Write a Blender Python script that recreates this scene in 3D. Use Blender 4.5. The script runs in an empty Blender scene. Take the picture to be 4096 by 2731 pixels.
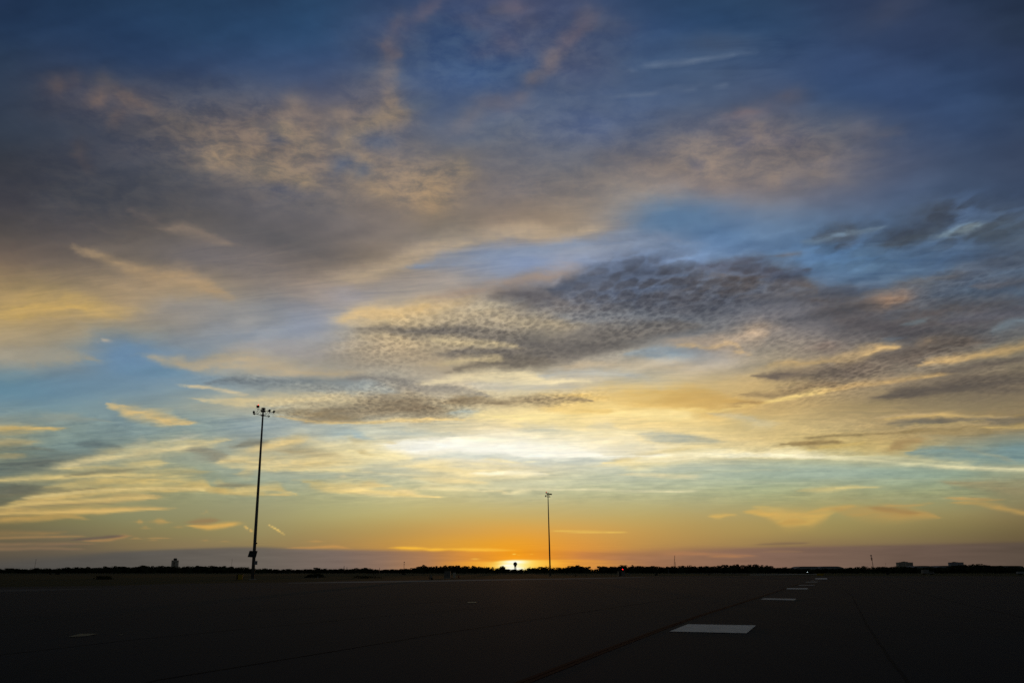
import bpy, math, random
import numpy as np
from mathutils import Vector, Matrix
SUN_E, WARP_A, WARP_E = .2, .045, .022
ASPHALT_C, GRASS_C, BAR_C = (.023, .0295, .041), (.022, .028, .010), (.84, .81, .79)
R = math.radians
scene = bpy.context.scene
col = bpy.data.collections.new('airfield'); scene.collection.children.link(col)
# ---------------------------------------------------------------- camera, exposure
FPX, CX, CY, HOR, EYE = 3800., 2048., 1365.5, 2285., 1.6     # focal length, centre, horizon and eye height read off the photograph
PITCH = math.atan((HOR-CY)/FPX)
cam_d = bpy.data.cameras.new('camera'); cam = bpy.data.objects.new('camera', cam_d); col.objects.link(cam)
cam_d.sensor_width = 36; cam_d.lens = 36*FPX/4096; cam_d.clip_start = .1; cam_d.clip_end = 30000
cam.location = (0, 0, EYE); cam.rotation_euler = (R(90)+PITCH, 0, 0)
scene.camera = cam
vs = scene.view_settings; vs.view_transform = 'Standard'; vs.look = 'None'; vs.exposure = 0; vs.gamma = 1
scene.render.film_transparent = False
scene.cycles.use_denoising = False; scene.cycles.adaptive_threshold = .002; scene.cycles.max_bounces = 4
SUN_AZ = math.atan2((2061-CX)/FPX, math.cos(PITCH)); SUN_EL = R(.45)
sun_d = bpy.data.lights.new('sun', 'SUN'); sun = bpy.data.objects.new('sun', sun_d); col.objects.link(sun)
sun_d.energy = SUN_E; sun_d.angle = R(.53); sun_d.color = (1, .42, .14)
_s = Vector((math.sin(SUN_AZ)*math.cos(SUN_EL), math.cos(SUN_AZ)*math.cos(SUN_EL), math.sin(SUN_EL)))
sun.rotation_euler = (-_s).to_track_quat('-Z', 'Y').to_euler()
def ray(px, py):
    a = (px-CX)/FPX; b = (CY-py)/FPX; c, s = math.cos(PITCH), math.sin(PITCH)
    return Vector((a, c-s*b, s+c*b))
def G(px, py, z=0.):                      # where a line of sight meets the ground
    d = ray(px, py); k = (z-EYE)/d.z
    return Vector((0, 0, EYE))+d*k
def P(px, py, Y):                         # where it reaches the distance Y
    d = ray(px, py)
    return Vector((0, 0, EYE))+d*(Y/d.y)
# ---------------------------------------------------------------- sky model
RS = np.random.RandomState(7)
_T = RS.rand(256, 256)
def vnoise(x, y):
    xi = np.floor(x).astype(int); yi = np.floor(y).astype(int)
    fx = x-xi; fy = y-yi
    fx = fx*fx*(3-2*fx); fy = fy*fy*(3-2*fy)
    a = _T[xi & 255, yi & 255]; b = _T[(xi+1) & 255, yi & 255]
    c = _T[xi & 255, (yi+1) & 255]; d = _T[(xi+1) & 255, (yi+1) & 255]
    return a+(b-a)*fx+(c-a)*fy+(a-b-c+d)*fx*fy
def fbm(x, y, o=4):
    s = 0; a = .5; t = 0
    for k in range(o):
        s = s+a*vnoise(x+17.3*k, y+9.1*k); t += a; a *= .55; x = x*2.03; y = y*2.03
    return s/t*2-1
BU = np.linspace(0, 2352, 17)
BASE = {
0:[(32,52,82),(32,55,86),(33,57,88),(34,60,92),(36,62,95),(38,66,100),(50,72,108),(58,74,110),(64,74,106),(60,74,108),(48,72,108),(42,68,102),(42,66,98),(44,62,94),(46,60,90),(40,56,84),(36,50,74)],
75:[(35,56,86),(36,58,90),(36,60,94),(38,64,98),(40,68,104),(44,73,110),(60,78,112),(55,78,116),(62,79,115),(66,80,112),(54,78,116),(46,74,112),(46,72,108),(48,68,102),(48,65,98),(44,60,90),(40,55,80)],
150:[(42,58,82),(46,62,90),(46,66,98),(50,70,104),(54,76,112),(60,80,116),(72,86,114),(60,86,128),(64,88,128),(76,88,118),(66,88,122),(66,88,122),(58,80,116),(52,74,112),(50,70,106),(46,66,100),(42,58,88)],
225:[(48,60,80),(62,67,84),(76,77,90),(70,78,98),(74,84,108),(82,88,110),(96,98,112),(72,92,128),(78,96,128),(80,96,126),(74,94,128),(76,94,124),(76,90,118),(60,82,118),(54,76,114),(50,72,108),(44,62,92)],
300:[(50,60,76),(58,66,82),(70,74,88),(90,88,94),(108,100,101),(118,108,106),(106,104,112),(92,102,122),(94,103,122),(84,98,128),(86,98,124),(98,100,114),(106,103,112),(92,98,114),(66,82,112),(56,76,110),(50,66,94)],
375:[(56,60,70),(64,68,80),(72,76,88),(84,85,92),(108,103,104),(118,109,106),(118,110,108),(114,109,110),(108,108,116),(106,108,118),(118,112,114),(126,116,112),(122,114,114),(108,104,110),(76,86,110),(64,80,108),(58,72,98)],
450:[(64,64,72),(68,70,78),(74,76,84),(84,84,90),(96,95,102),(108,104,105),(128,116,108),(130,118,110),(122,114,112),(132,122,116),(142,132,126),(134,126,128),(118,116,124),(96,104,124),(76,92,120),(68,86,114),(62,78,104)],
525:[(84,78,76),(84,80,82),(90,85,84),(102,96,93),(100,96,98),(112,106,106),(124,114,108),(130,120,110),(146,130,117),(156,140,124),(134,134,144),(96,126,164),(98,124,156),(84,110,142),(80,104,134),(80,98,122),(82,98,118)],
600:[(122,104,88),(120,106,94),(122,110,98),(108,102,102),(116,108,106),(128,116,108),(148,132,116),(152,146,146),(130,146,178),(130,144,172),(120,136,164),(110,134,168),(96,124,158),(86,118,154),(86,114,146),(82,106,136),(82,100,122)],
675:[(160,135,94),(158,136,102),(158,136,106),(158,138,110),(134,126,120),(150,138,130),(160,150,142),(166,154,142),(140,136,134),(130,130,136),(96,104,120),(100,110,128),(86,96,114),(88,100,120),(88,102,122),(82,98,118),(78,94,114)],
750:[(172,150,110),(168,148,114),(154,144,124),(148,146,142),(128,144,166),(140,148,164),(186,168,132),(166,152,126),(144,136,122),(130,124,116),(120,118,116),(112,114,118),(116,112,112),(96,96,102),(90,94,102),(94,98,104),(100,106,112)],
825:[(150,146,132),(140,146,142),(112,142,166),(126,146,162),(156,154,146),(164,156,142),(160,148,128),(150,138,118),(142,132,114),(148,140,126),(168,162,148),(166,160,152),(164,150,126),(140,128,112),(128,120,108),(132,122,106),(136,126,104)],
880:[(100,136,154),(104,136,156),(110,140,160),(122,146,160),(142,154,156),(158,160,152),(178,172,154),(196,182,156),(212,198,164),(208,192,160),(200,186,152),(204,178,126),(194,166,114),(160,140,106),(144,128,104),(132,118,96),(128,114,92)],
930:[(112,142,154),(116,144,154),(124,146,152),(144,156,150),(164,164,146),(180,172,146),(182,168,136),(190,176,142),(222,200,148),(240,210,138),(236,198,118),(222,182,104),(200,168,108),(172,148,102),(156,136,98),(142,126,94),(136,120,90)],
975:[(138,146,132),(128,146,140),(126,148,150),(138,156,152),(146,162,164),(172,178,168),(192,188,164),(210,198,162),(226,206,160),(240,214,152),(242,208,136),(230,198,126),(206,178,116),(188,164,112),(174,150,104),(158,138,98),(146,128,94)],
1030:[(126,138,120),(120,140,136),(130,144,134),(152,160,142),(160,164,146),(190,184,150),(214,204,166),(236,226,194),(246,240,222),(244,234,206),(232,214,168),(222,202,150),(210,188,130),(204,182,118),(190,168,110),(150,152,126),(120,142,136)],
1080:[(108,122,112),(126,134,116),(140,146,122),(152,160,134),(154,166,150),(168,176,156),(194,194,166),(218,208,168),(222,210,170),(208,206,176),(194,198,172),(182,190,166),(166,180,158),(160,176,156),(150,168,148),(146,164,142),(148,158,130)],
1130:[(114,118,96),(136,134,100),(148,146,106),(150,152,114),(156,160,126),(174,174,132),(188,184,138),(198,190,140),(194,190,148),(190,188,144),(184,184,142),(176,178,136),(168,172,128),(168,168,122),(156,160,118),(148,152,112),(140,138,100)],
1180:[(118,112,80),(128,124,86),(138,136,98),(146,142,102),(156,150,108),(172,164,112),(186,172,112),(196,174,108),(200,174,106),(196,172,108),(188,168,106),(178,160,104),(170,154,100),(162,150,96),(156,144,94),(146,134,88),(132,118,80)],
1220:[(108,100,72),(118,110,80),(132,122,84),(140,130,88),(150,138,94),(164,144,92),(182,150,86),(204,158,80),(220,162,70),(212,160,78),(194,154,84),(176,146,86),(166,142,86),(152,134,84),(140,124,80),(126,112,74),(112,98,66)],
1256:[(98,88,70),(106,94,75),(124,108,78),(136,118,84),(144,124,84),(160,130,82),(188,142,74),(218,156,58),(236,158,40),(220,150,62),(190,142,76),(170,134,80),(150,122,80),(136,112,78),(126,106,76),(114,96,70),(100,84,62)],
1310:[(94,84,70),(100,90,74),(118,102,78),(130,112,84),(140,118,84),(156,124,82),(180,132,74),(214,140,56),(240,150,40),(220,140,58),(186,130,72),(164,124,76),(144,114,78),(130,104,76),(120,98,72),(108,90,68),(96,80,60)],
}
BV = np.array(sorted(BASE)); BT = np.array([BASE[k] for k in sorted(BASE)], float)
def lerp_tab(U, V):
    # Catmull-Rom along u, linear-smooth along v
    x = np.clip(U/147., -.99, 16.99); xi = np.floor(x).astype(int); f = (x-xi)[..., None]
    j = np.clip(np.searchsorted(BV, V, side='right')-1, 0, len(BV)-2)
    g = np.clip((V-BV[j])/(BV[j+1]-BV[j]), 0, 1)
    def row(jj):
        p = [BT[jj, np.clip(xi+k, 0, 16)] for k in (-1, 0, 1, 2)]
        return p[1]+.5*f*(p[2]-p[0]+f*(2*p[0]-5*p[1]+4*p[2]-p[3]+f*(3*(p[1]-p[2])+p[3]-p[0])))
    def rv(jj): return row(np.clip(jj, 0, len(BV)-1))
    p0, p1, p2, p3 = rv(j-1), rv(j), rv(j+1), rv(j+2); f = g[..., None]
    h = (BV[j+1]-BV[j])[..., None].astype(float)
    hp = np.maximum(BV[np.clip(j+1, 0, len(BV)-1)]-BV[np.clip(j-1, 0, len(BV)-1)], 1)[..., None]
    hn = np.maximum(BV[np.clip(j+2, 0, len(BV)-1)]-BV[j], 1)[..., None]
    m1 = (p2-p0)/hp*h; m2 = (p3-p1)/hn*h
    return (2*f**3-3*f**2+1)*p1+(f**3-2*f**2+f)*m1+(3*f**2-2*f**3)*p2+(f**3-f**2)*m2
TILE = {'T0': (0, 0), 'T1': (775.2, 0), 'T2': (1548.1, 0), 'M0': (0, 459.4), 'M1': (775.2, 459.4), 'M2': (1548.1, 459.4),
        'B0': (0, 918.7), 'B1': (775.2, 918.7), 'B2': (1548.1, 918.7)}
K = 2.9257
# horizontal wisps: tile, colour, opacity, edge power, (x, y, half width up, half width down)...
WISPS = [
# --- main bank under the blue, and its lit rim
('M0',(150,128,110),.55,2,(1060,180,10,20),(1250,210,40,40),(1450,270,30,30),(1600,310,10,10)),
('M0',(120,106,98),.4,2,(830,40,8,8),(940,100,25,25),(1080,160,25,25)),
('M0',(182,151,112),.7,2,(450,320,5,5),(650,360,20,30),(850,430,40,50),(1050,510,60,80),(1220,545,70,70),(1400,610,30,40),(1520,650,10,10)),
('M0',(204,166,92),.8,2,(-60,780,80,50),(250,745,100,65),(500,725,70,65),(800,740,40,40)),
('M0',(160,152,132),.7,2.5,(-60,1050,60,30),(250,1070,50,30),(500,1070,40,25),(680,1090,10,10)),
('M0',(188,166,130),.75,2.2,(960,1040,3,3),(1200,1085,30,30),(1400,1110,50,40),(1600,1090,100,80),(1850,1130,60,60),(2100,1170,40,30),(2400,1170,30,25)),
('M0',(150,146,146),.6,2,(1500,1000,10,20),(1750,980,50,50),(2000,1010,50,50),(2200,1040,30,30)),
('M0',(108,118,124),.85,2.2,(1380,1248,5,5),(1550,1215,25,25),(1750,1238,30,25),(2000,1235,25,25),(2400,1240,35,40)),
('M0',(210,190,148),.9,2,(1210,1243,4,4),(1350,1255,9,7),(1500,1280,11,9),(1690,1306,2,2)),
('M0',(220,196,142),.75,2,(1280,1340,5,5),(1600,1345,35,30),(2000,1350,45,35),(2400,1330,60,40)),
('M0',(210,188,158),.8,2,(650,945,3,3),(710,940,9,7),(750,944,3,3)),
# centre
('M1',(190,166,135),.75,2,(0,520,60,50),(250,480,50,50),(500,390,70,50),(700,330,70,45),(900,285,60,50),(1100,255,55,60),(1300,215,45,60),(1500,225,30,35),(1750,200,20,20)),
('M1',(130,145,170),.75,2,(420,450,10,10),(640,430,40,40),(850,410,60,60),(1100,385,50,70),(1350,340,30,50),(1600,300,40,50),(2000,270,60,60),(2400,300,60,60)),
('M1',(216,180,120),.75,2,(0,800,10,40),(200,770,60,60),(400,770,70,50),(650,710,60,50),(850,680,20,30)),
('M1',(90,88,94),.85,2.6,(960,680,15,20),(1100,650,45,60),(1300,630,50,100),(1500,600,60,130),(1700,560,90,170)),
('M1',(76,84,101),.88,2.6,(1400,600,10,10),(1600,560,70,110),(1800,500,90,190),(2000,510,110,200),(2200,560,110,180),(2420,590,110,140)),
('M1',(168,142,122),.65,2,(620,650,20,20),(880,620,40,40),(1150,570,35,40),(1400,500,50,50),(1560,470,60,40),(1660,460,20,20)),
('M1',(184,166,132),.6,2,(200,830,20,20),(600,790,40,40),(950,750,70,70),(1200,820,70,60),(1450,855,40,35),(1600,830,20,20)),
('M1',(128,136,146),.5,2,(1450,790,20,20),(1700,790,40,30),(2000,780,40,40),(2400,770,40,40)),
('M1',(101,97,94),.88,2.6,(120,880,10,20),(300,870,25,35),(500,885,40,35),(800,890,45,45),(1100,920,40,60),(1400,950,60,60),(1700,940,60,60),(2000,880,50,60),(2250,850,40,40),(2420,840,20,20)),
('M1',(104,99,95),.88,2.6,(620,1030,10,10),(900,1020,20,30),(1200,1030,40,60),(1500,1030,60,60),(1750,1000,60,40),(1950,970,20,20)),
('M1',(112,103,92),.88,2.5,(700,1160,5,10),(950,1120,35,35),(1200,1090,40,30),(1400,1085,30,30),(1500,1080,10,10)),
('M1',(208,188,142),.7,2,(640,935,8,8),(800,945,22,20),(1000,975,22,18),(1240,990,4,4)),
('M1',(200,180,134),.65,2,(560,1110,10,10),(800,1085,28,25),(1000,1065,22,20),(1150,1075,6,6)),
('M1',(168,150,122),.5,2,(0,1000,60,60),(300,1000,90,80),(600,1080,60,60),(750,1150,20,20)),
('M1',(240,220,172),.9,2.2,(560,1225,5,5),(750,1205,25,25),(950,1175,32,28),(1200,1165,28,34),(1500,1205,30,14),(1750,1228,4,4)),
('M1',(244,226,180),.6,2,(1000,1215,6,6),(1300,1213,10,10),(1600,1216,4,4)),
('M1',(176,180,178),.65,2,(1350,1160,5,5),(1550,1160,18,20),(1800,1170,24,28),(2100,1195,10,14)),
('M1',(194,190,178),.5,2,(850,1250,8,8),(1100,1245,18,18),(1400,1245,16,16),(1650,1250,4,4)),
('M1',(140,158,170),.85,2.5,(1930,1045,4,4),(2100,1025,35,40),(2400,1030,40,45)),
('M1',(200,176,140),.5,2,(1500,1120,10,10),(1900,1110,30,30),(2400,1120,50,50)),
('M1',(226,184,98),.65,2,(1400,1300,20,20),(1650,1320,40,50),(2000,1310,60,50),(2400,1320,70,50)),
('M1',(255,230,156),.85,2,(900,1450,10,10),(1300,1450,40,40),(1700,1430,40,40),(2100,1430,30,40),(2400,1440,20,40)),
('M1',(226,180,92),.5,2,(1400,1390,20,20),(1600,1410,30,40),(1780,1410,20,25),(1900,1400,5,5)),
('M1',(150,164,170),.7,2,(0,1240,20,40),(200,1250,25,35),(400,1280,20,20)),
('M1',(130,126,120),.85,2.3,(0,1215,20,20),(250,1210,20,25),(500,1240,35,45),(700,1270,30,35),(900,1290,12,15),(1020,1300,4,6)),
('M1',(122,108,88),.9,2.5,(-250,1480,10,15),(0,1440,45,45),(200,1395,70,60),(400,1390,80,70),(600,1400,65,60),(760,1412,18,30)),
('M1',(140,122,94),.85,2.2,(680,1350,8,8),(900,1340,25,30),(1100,1345,28,35),(1300,1335,35,40),(1500,1345,34,24),(1760,1354,4,4)),
('M1',(150,172,180),.7,2,(740,1430,5,5),(850,1425,20,20),(960,1428,3,3)),
('M1',(246,208,132),.9,2,(-60,1508,8,7),(300,1492,9,8),(600,1476,10,8),(900,1464,2,2)),
('M0',(146,128,96),.9,2.4,(1840,1418,4,4),(2050,1438,28,26),(2300,1465,45,30),(2420,1470,45,30)),
('M0',(222,186,118),.9,2,(1850,1450,3,3),(2050,1478,10,8),(2350,1508,9,7),(2420,1510,9,7)),
('M0',(150,140,116),.6,2,(2000,1370,10,10),(2200,1370,25,25),(2420,1360,40,40)),
# right
('M2',(89,84,85),.86,2.5,(-40,610,130,140),(250,560,110,150),(500,540,110,130),(750,560,90,130),(950,640,60,160),(1200,690,70,220),(1450,760,70,220),(1700,760,90,190),(2000,750,90,150),(2400,720,90,150)),
('M2',(78,80,94),.85,2.5,(180,480,10,10),(330,450,40,40),(520,440,50,60),(680,480,25,40),(740,500,8,10)),
('M2',(76,82,98),.85,2.3,(600,540,10,10),(780,510,50,50),(880,470,25,30),(930,470,6,6)),
('M2',(76,82,96),.9,2.4,(960,650,10,10),(1080,600,35,50),(1180,590,40,50),(1240,620,12,20)),
('M2',(98,92,94),.6,2,(660,390,6,6),(770,375,18,18),(870,360,5,5)),
('M2',(104,93,84),.9,2.5,(540,1195,5,5),(720,1185,40,35),(1000,1170,55,60),(1300,1120,60,80),(1600,1050,70,70),(1900,960,60,60),(2100,930,20,20)),
('M2',(128,108,82),.85,2.2,(480,1290,5,8),(650,1290,20,20),(850,1270,25,20),(1100,1235,15,15)),
('M2',(210,172,110),.6,2,(560,1115,8,8),(800,1105,28,28),(1000,1085,25,22),(1200,1055,45,40),(1400,1005,30,22),(1560,975,6,6)),
('M2',(196,162,110),.7,2,(1680,1115,5,5),(1900,1065,25,20),(2100,1035,30,24),(2400,970,35,35)),
('M2',(102,92,80),.9,2.4,(1380,1320,10,20),(1600,1280,40,70),(1800,1240,60,90),(2050,1230,80,90),(2420,1190,80,110)),
('M2',(184,152,102),.6,2,(1000,1280,10,10),(1300,1230,20,18),(1600,1195,14,14),(1850,1160,5,5)),
('M2',(248,214,128),.85,2,(-60,1412,9,8),(300,1398,9,8),(600,1350,14,11),(850,1300,18,13),(1080,1268,6,6)),
('M2',(206,164,88),.75,2.2,(-60,1340,65,45),(300,1330,55,45),(500,1350,20,25),(600,1350,5,5)),
('M2',(146,116,78),.6,2,(380,1375,4,4),(480,1360,14,10),(600,1348,4,4)),
('M2',(196,166,132),.6,2,(-60,960,20,20),(150,950,30,30),(400,960,60,60),(560,900,60,70),(650,850,20,20)),
('M2',(224,184,124),.6,2,(20,985,5,5),(100,975,14,14),(200,990,8,8)),
('M2',(224,184,124),.6,2,(200,1000,4,4),(280,985,10,10),(380,960,14,14),(480,1010,4,4)),
('M2',(224,184,124),.55,2,(370,1030,4,4),(430,1018,9,9),(500,1035,4,4)),
('M2',(72,82,96),.85,2.2,(930,270,8,8),(1050,230,30,30),(1180,200,45,45),(1270,210,12,20)),
('M2',(72,82,98),.7,2,(1060,350,6,6),(1150,300,40,30),(1260,280,12,12)),
('M2',(64,74,90),.85,2.2,(1420,270,10,10),(1600,200,60,60),(1750,120,55,60),(1880,80,30,30),(1960,60,6,6)),
('M2',(72,82,94),.8,2.2,(1400,300,10,10),(1600,250,30,30),(1800,200,20,40),(1900,230,8,8)),
('M2',(70,82,96),.8,2.2,(1960,270,8,8),(2080,220,30,30),(2250,170,50,60),(2420,180,60,60)),
('M2',(126,144,152),.8,2,(1760,240,4,4),(1880,215,14,14),(2000,195,20,20),(2080,170,8,8)),
('M2',(116,138,156),.6,2,(860,285,5,5),(960,275,10,10),(1100,235,8,8),(1300,200,12,12),(1450,180,5,5)),
('M2',(100,96,96),.6,2,(1280,640,8,8),(1450,600,30,30),(1700,530,30,30),(2000,480,16,16)),
('M2',(84,94,110),.6,2,(1750,480,6,6),(2000,440,25,25),(2400,380,40,40)),
('M2',(98,90,90),.6,2,(2000,590,6,6),(2150,560,30,30),(2400,520,24,24)),
('M2',(168,138,82),.5,2,(1500,1470,6,6),(1800,1440,14,14),(2100,1450,18,12),(2400,1440,10,10)),
('M2',(108,108,100),.6,2,(1500,1520,6,6),(1800,1490,16,16),(2100,1480,16,16),(2400,1500,20,20)),
('M2',(112,136,146),.5,2,(1560,850,6,6),(1640,825,16,12),(1720,800,5,5)),
('M2',(118,142,156),.6,2,(2100,880,6,6),(2200,850,26,26),(2400,800,16,16)),
('M2',(110,128,144),.5,2,(1400,960,6,6),(1480,940,10,10),(1560,925,4,4)),
('t2',(106,122,147),.5,2,(-80,440,3,3),(60,418,8,8),(180,400,11,10),(400,370,12,10),(540,348,10,8),(700,316,3,3)),
('t2',(102,118,143),.5,2,(-60,606,8,8),(120,590,10,9),(260,578,10,9),(420,588,4,4)),
('t1',(104,120,145),.5,2,(1930,474,3,3),(2060,440,9,8),(2250,412,9,8),(2420,398,8,7)),
('t1',(98,114,140),.6,2,(1850,650,6,6),(2050,640,10,9),(2200,610,10,9),(2400,602,8,8)),
('m2',(212,174,112),.85,2.2,(1650,1120,4,4),(1850,1080,20,14),(2050,1045,22,15),(2250,1010,24,18),(2420,975,24,20)),
('m2',(222,184,120),.7,2,(1250,1050,6,6),(1400,1010,18,14),(1560,975,6,6)),
('m2',(94,86,78),.85,2.4,(1350,1320,12,14),(1600,1285,26,34),(1850,1250,36,44),(2100,1235,44,50),(2420,1205,50,60)),
('m2',(92,84,78),.75,2.2,(1750,1160,6,6),(1950,1130,16,16),(2200,1090,20,22),(2420,1060,22,24)),
('m2',(200,164,106),.75,2,(950,1290,6,6),(1250,1240,14,12),(1550,1205,13,11),(1850,1165,6,6)),
('m2',(84,81,85),.8,2.4,(1100,800,10,10),(1400,850,40,40),(1650,900,36,34),(1850,880,20,20)),
('m2',(78,80,92),.7,2.2,(1800,820,10,10),(2000,790,30,30),(2250,760,34,34),(2420,745,30,30)),
('m2',(206,176,126),.75,2,(1350,1455,4,4),(1600,1450,9,8),(1800,1440,9,8),(2050,1455,10,8),(2300,1450,4,4)),
('m2',(208,178,120),.7,2,(1700,1530,4,4),(1950,1515,8,8),(2150,1490,5,5)),
('m2',(118,106,90),.7,2,(1450,1500,5,5),(1750,1480,11,11),(2050,1490,12,10),(2420,1470,14,12)),
# --- low sky left
('B0',(216,180,106),.85,2.3,(-60,198,24,22),(200,193,26,20),(430,184,4,4)),
('B0',(192,166,110),.7,2,(-60,290,24,14),(100,285,22,16),(250,278,4,4)),
('B0',(188,166,110),.7,2,(-60,375,16,18),(80,375,14,16),(180,378,3,3)),
('B0',(222,188,122),.9,2.2,(715,28,3,3),(850,72,22,26),(1000,105,34,30),(1150,142,42,24),(1230,150,24,14),(1330,150,6,6)),
('B0',(156,158,140),.5,2,(230,115,6,6),(400,105,20,24),(620,125,12,12),(760,130,3,3)),
('B0',(160,162,146),.5,2,(1150,60,10,10),(1500,50,20,30),(1900,70,20,30),(2000,80,10,10)),
('B0',(92,106,108),.8,2.2,(500,290,6,6),(600,292,20,24),(720,300,16,20),(850,330,6,6)),
('B0',(94,100,94),.75,2,(-60,440,50,50),(250,430,45,50),(500,400,30,40),(700,360,20,20),(820,330,5,5)),
('B0',(96,98,88),.6,2,(-60,330,20,16),(150,320,18,16),(400,340,6,6)),
('B0',(204,188,136),.85,2.2,(330,452,12,12),(560,425,35,20),(750,385,50,30),(1000,355,60,40),(1200,315,50,45),(1400,288,24,18),(1570,264,5,5)),
('B0',(176,172,144),.5,2,(860,300,10,10),(920,270,30,30),(1000,330,20,20)),
('B0',(184,180,156),.6,2,(1130,290,6,6),(1250,250,30,16),(1330,230,8,8)),
('B0',(214,190,124),.85,2.2,(420,457,8,8),(750,457,20,14),(1000,435,30,15),(1130,422,5,7)),
('B0',(138,134,114),.85,2.2,(1220,338,8,8),(1350,348,40,35),(1480,380,38,32),(1560,400,14,14),(1640,395,5,5)),
('B0',(228,202,138),.9,2.2,(1440,425,8,8),(1600,405,40,40),(1750,415,45,50),(2000,438,55,42),(2200,428,65,48),(2420,405,75,70)),
('B0',(124,122,106),.8,2,(1560,316,3,3),(1680,292,20,18),(1780,290,10,12),(1820,300,3,3)),
('B0',(228,198,132),.85,2,(1660,340,16,12),(1850,305,36,28),(2000,272,42,28),(2090,246,12,14)),
('B0',(236,216,160),.6,2,(2050,270,10,16),(2130,280,16,20),(2250,320,10,10)),
('B0',(168,150,110),.75,2,(1840,340,6,6),(2000,345,28,24),(2200,370,24,20),(2330,380,4,4)),
('B0',(208,182,122),.8,2,(1590,498,5,5),(1660,490,36,26),(1725,495,10,14)),
('B0',(192,172,112),.75,2,(-60,548,12,10),(300,522,30,20),(600,503,26,18),(900,492,26,24),(1150,482,32,28),(1390,488,6,6)),
('B0',(94,95,82),.75,2,(-60,600,30,30),(150,595,28,28),(320,585,8,8)),
('B0',(92,92,80),.75,2,(-60,690,40,30),(30,690,25,25),(80,680,6,6)),
('B0',(94,94,82),.8,2,(110,660,8,8),(230,668,26,22),(340,680,6,6)),
('B0',(212,184,112),.85,2.2,(290,592,8,8),(500,572,28,18),(800,548,26,18),(1100,545,32,26),(1350,562,32,28),(1460,600,6,6)),
('B0',(212,180,106),.85,2.2,(60,700,8,8),(300,655,34,22),(600,622,26,18),(900,602,26,20),(1200,598,28,16),(1700,626,12,8),(2010,637,2,2)),
('B0',(206,172,104),.85,2.2,(40,735,14,14),(300,695,28,26),(600,682,28,24),(850,660,26,18),(1070,648,4,4)),
('B0',(208,170,98),.85,2.2,(-60,755,20,16),(300,748,20,18),(600,745,26,15),(900,732,22,10),(1160,728,3,3)),
('B0',(198,158,88),.8,2.2,(-60,808,24,22),(200,795,18,18),(450,782,16,10),(590,790,3,3)),
('B0',(112,106,84),.5,2,(-60,645,8,8),(400,612,6,6),(700,590,3,3)),
('B0',(120,112,84),.5,2,(100,720,5,5),(500,700,6,5),(800,690,3,3)),
('B0',(146,136,104),.85,2,(1450,568,4,4),(1560,572,14,10),(1660,576,12,9),(1760,580,3,3)),
('B0',(208,184,118),.85,2.2,(1540,615,4,4),(1700,600,24,20),(1850,580,22,28),(1920,600,12,20),(2020,636,2,2)),
('B0',(204,180,118),.6,2,(1430,552,3,3),(1475,550,14,10),(1520,555,4,4)),
('B0',(210,188,122),.85,2.2,(1990,528,3,3),(2120,565,25,16),(2250,590,30,18),(2420,605,40,20)),
('B0',(236,180,88),.75,2.2,(1265,840,4,4),(1400,850,14,14),(1500,838,14,14),(1600,828,10,6)),
('B0',(150,122,84),.85,2.2,(1255,818,4,4),(1350,818,20,18),(1430,812,14,10),(1470,808,3,3)),
('B0',(206,158,86),.8,2,(1030,812,6,6),(1070,808,12,14),(1130,818,4,4)),
('B0',(206,158,86),.85,2,(915,816,3,3),(940,814,9,8),(970,818,2,2)),
('B0',(196,150,84),.6,2,(950,856,3,3),(976,853,10,8),(1000,858,2,2)),
('B0',(196,150,84),.6,2,(1180,852,3,3),(1204,849,7,6),(1224,851,2,2)),
('B0',(196,160,96),.5,2,(1370,760,3,3),(1386,745,10,8),(1400,758,2,2)),
('B0',(150,120,78),.7,2,(-60,905,26,18),(200,895,14,14),(440,890,4,4)),
('B0',(172,132,84),.7,2,(-60,928,8,8),(200,922,8,8),(560,915,4,4)),
('B0',(176,132,84),.8,2,(560,945,3,3),(720,938,9,8),(830,915,12,10),(870,910,3,3)),
('B0',(100,86,78),.85,2.2,(480,940,3,3),(600,930,7,7),(740,918,8,7),(830,912,3,3)),
('B0',(104,92,82),.6,2,(380,972,3,3),(450,970,5,5),(510,970,2,2)),
('B0',(146,116,84),.6,2,(-60,968,10,10),(300,968,9,9),(640,962,3,3)),
('B0',(150,118,86),.5,2,(-60,1000,14,10),(300,995,10,10),(560,1000,4,4)),
('B0',(188,144,86),.6,2,(880,930,2,2),(915,926,4,4),(950,930,2,2)),
('B0',(188,144,86),.6,2,(985,927,2,2),(1060,926,4,4),(1140,927,2,2)),
('B0',(188,144,86),.5,2,(1000,941,2,2),(1030,940,4,3),(1060,942,2,2)),
('B0',(188,144,86),.5,2,(1360,944,2,2),(1385,941,5,4),(1400,944,2,2)),
('B0',(188,144,86),.5,2,(1490,948,2,2),(1510,946,3,3),(1530,949,2,2)),
('B0',(196,148,84),.5,2,(2080,948,3,3),(2120,948,7,6),(2170,952,2,2)),
('B0',(206,150,84),.6,2,(1930,992,3,3),(2080,990,6,6),(2230,985,8,10),(2352,998,3,3)),
# --- low sky centre
('B1',(250,230,168),.8,2,(-60,340,60,60),(200,340,70,60),(400,370,50,50),(520,400,10,10)),
('B1',(255,253,240),.9,2,(300,300,10,20),(550,310,40,45),(850,308,60,50),(1150,325,75,40),(1450,365,60,24),(1700,376,24,10),(1800,378,4,4)),
('B1',(250,240,206),.7,2,(800,260,20,20),(1100,270,40,30),(1500,280,60,60),(1900,300,60,40),(2200,330,30,24),(2420,330,10,10)),
('B1',(196,200,184),.8,2,(0,205,20,30),(300,215,30,30),(600,225,20,20),(800,230,5,5)),
('B1',(150,174,182),.7,2,(-60,225,30,40),(100,240,30,30),(250,260,10,10)),
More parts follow.
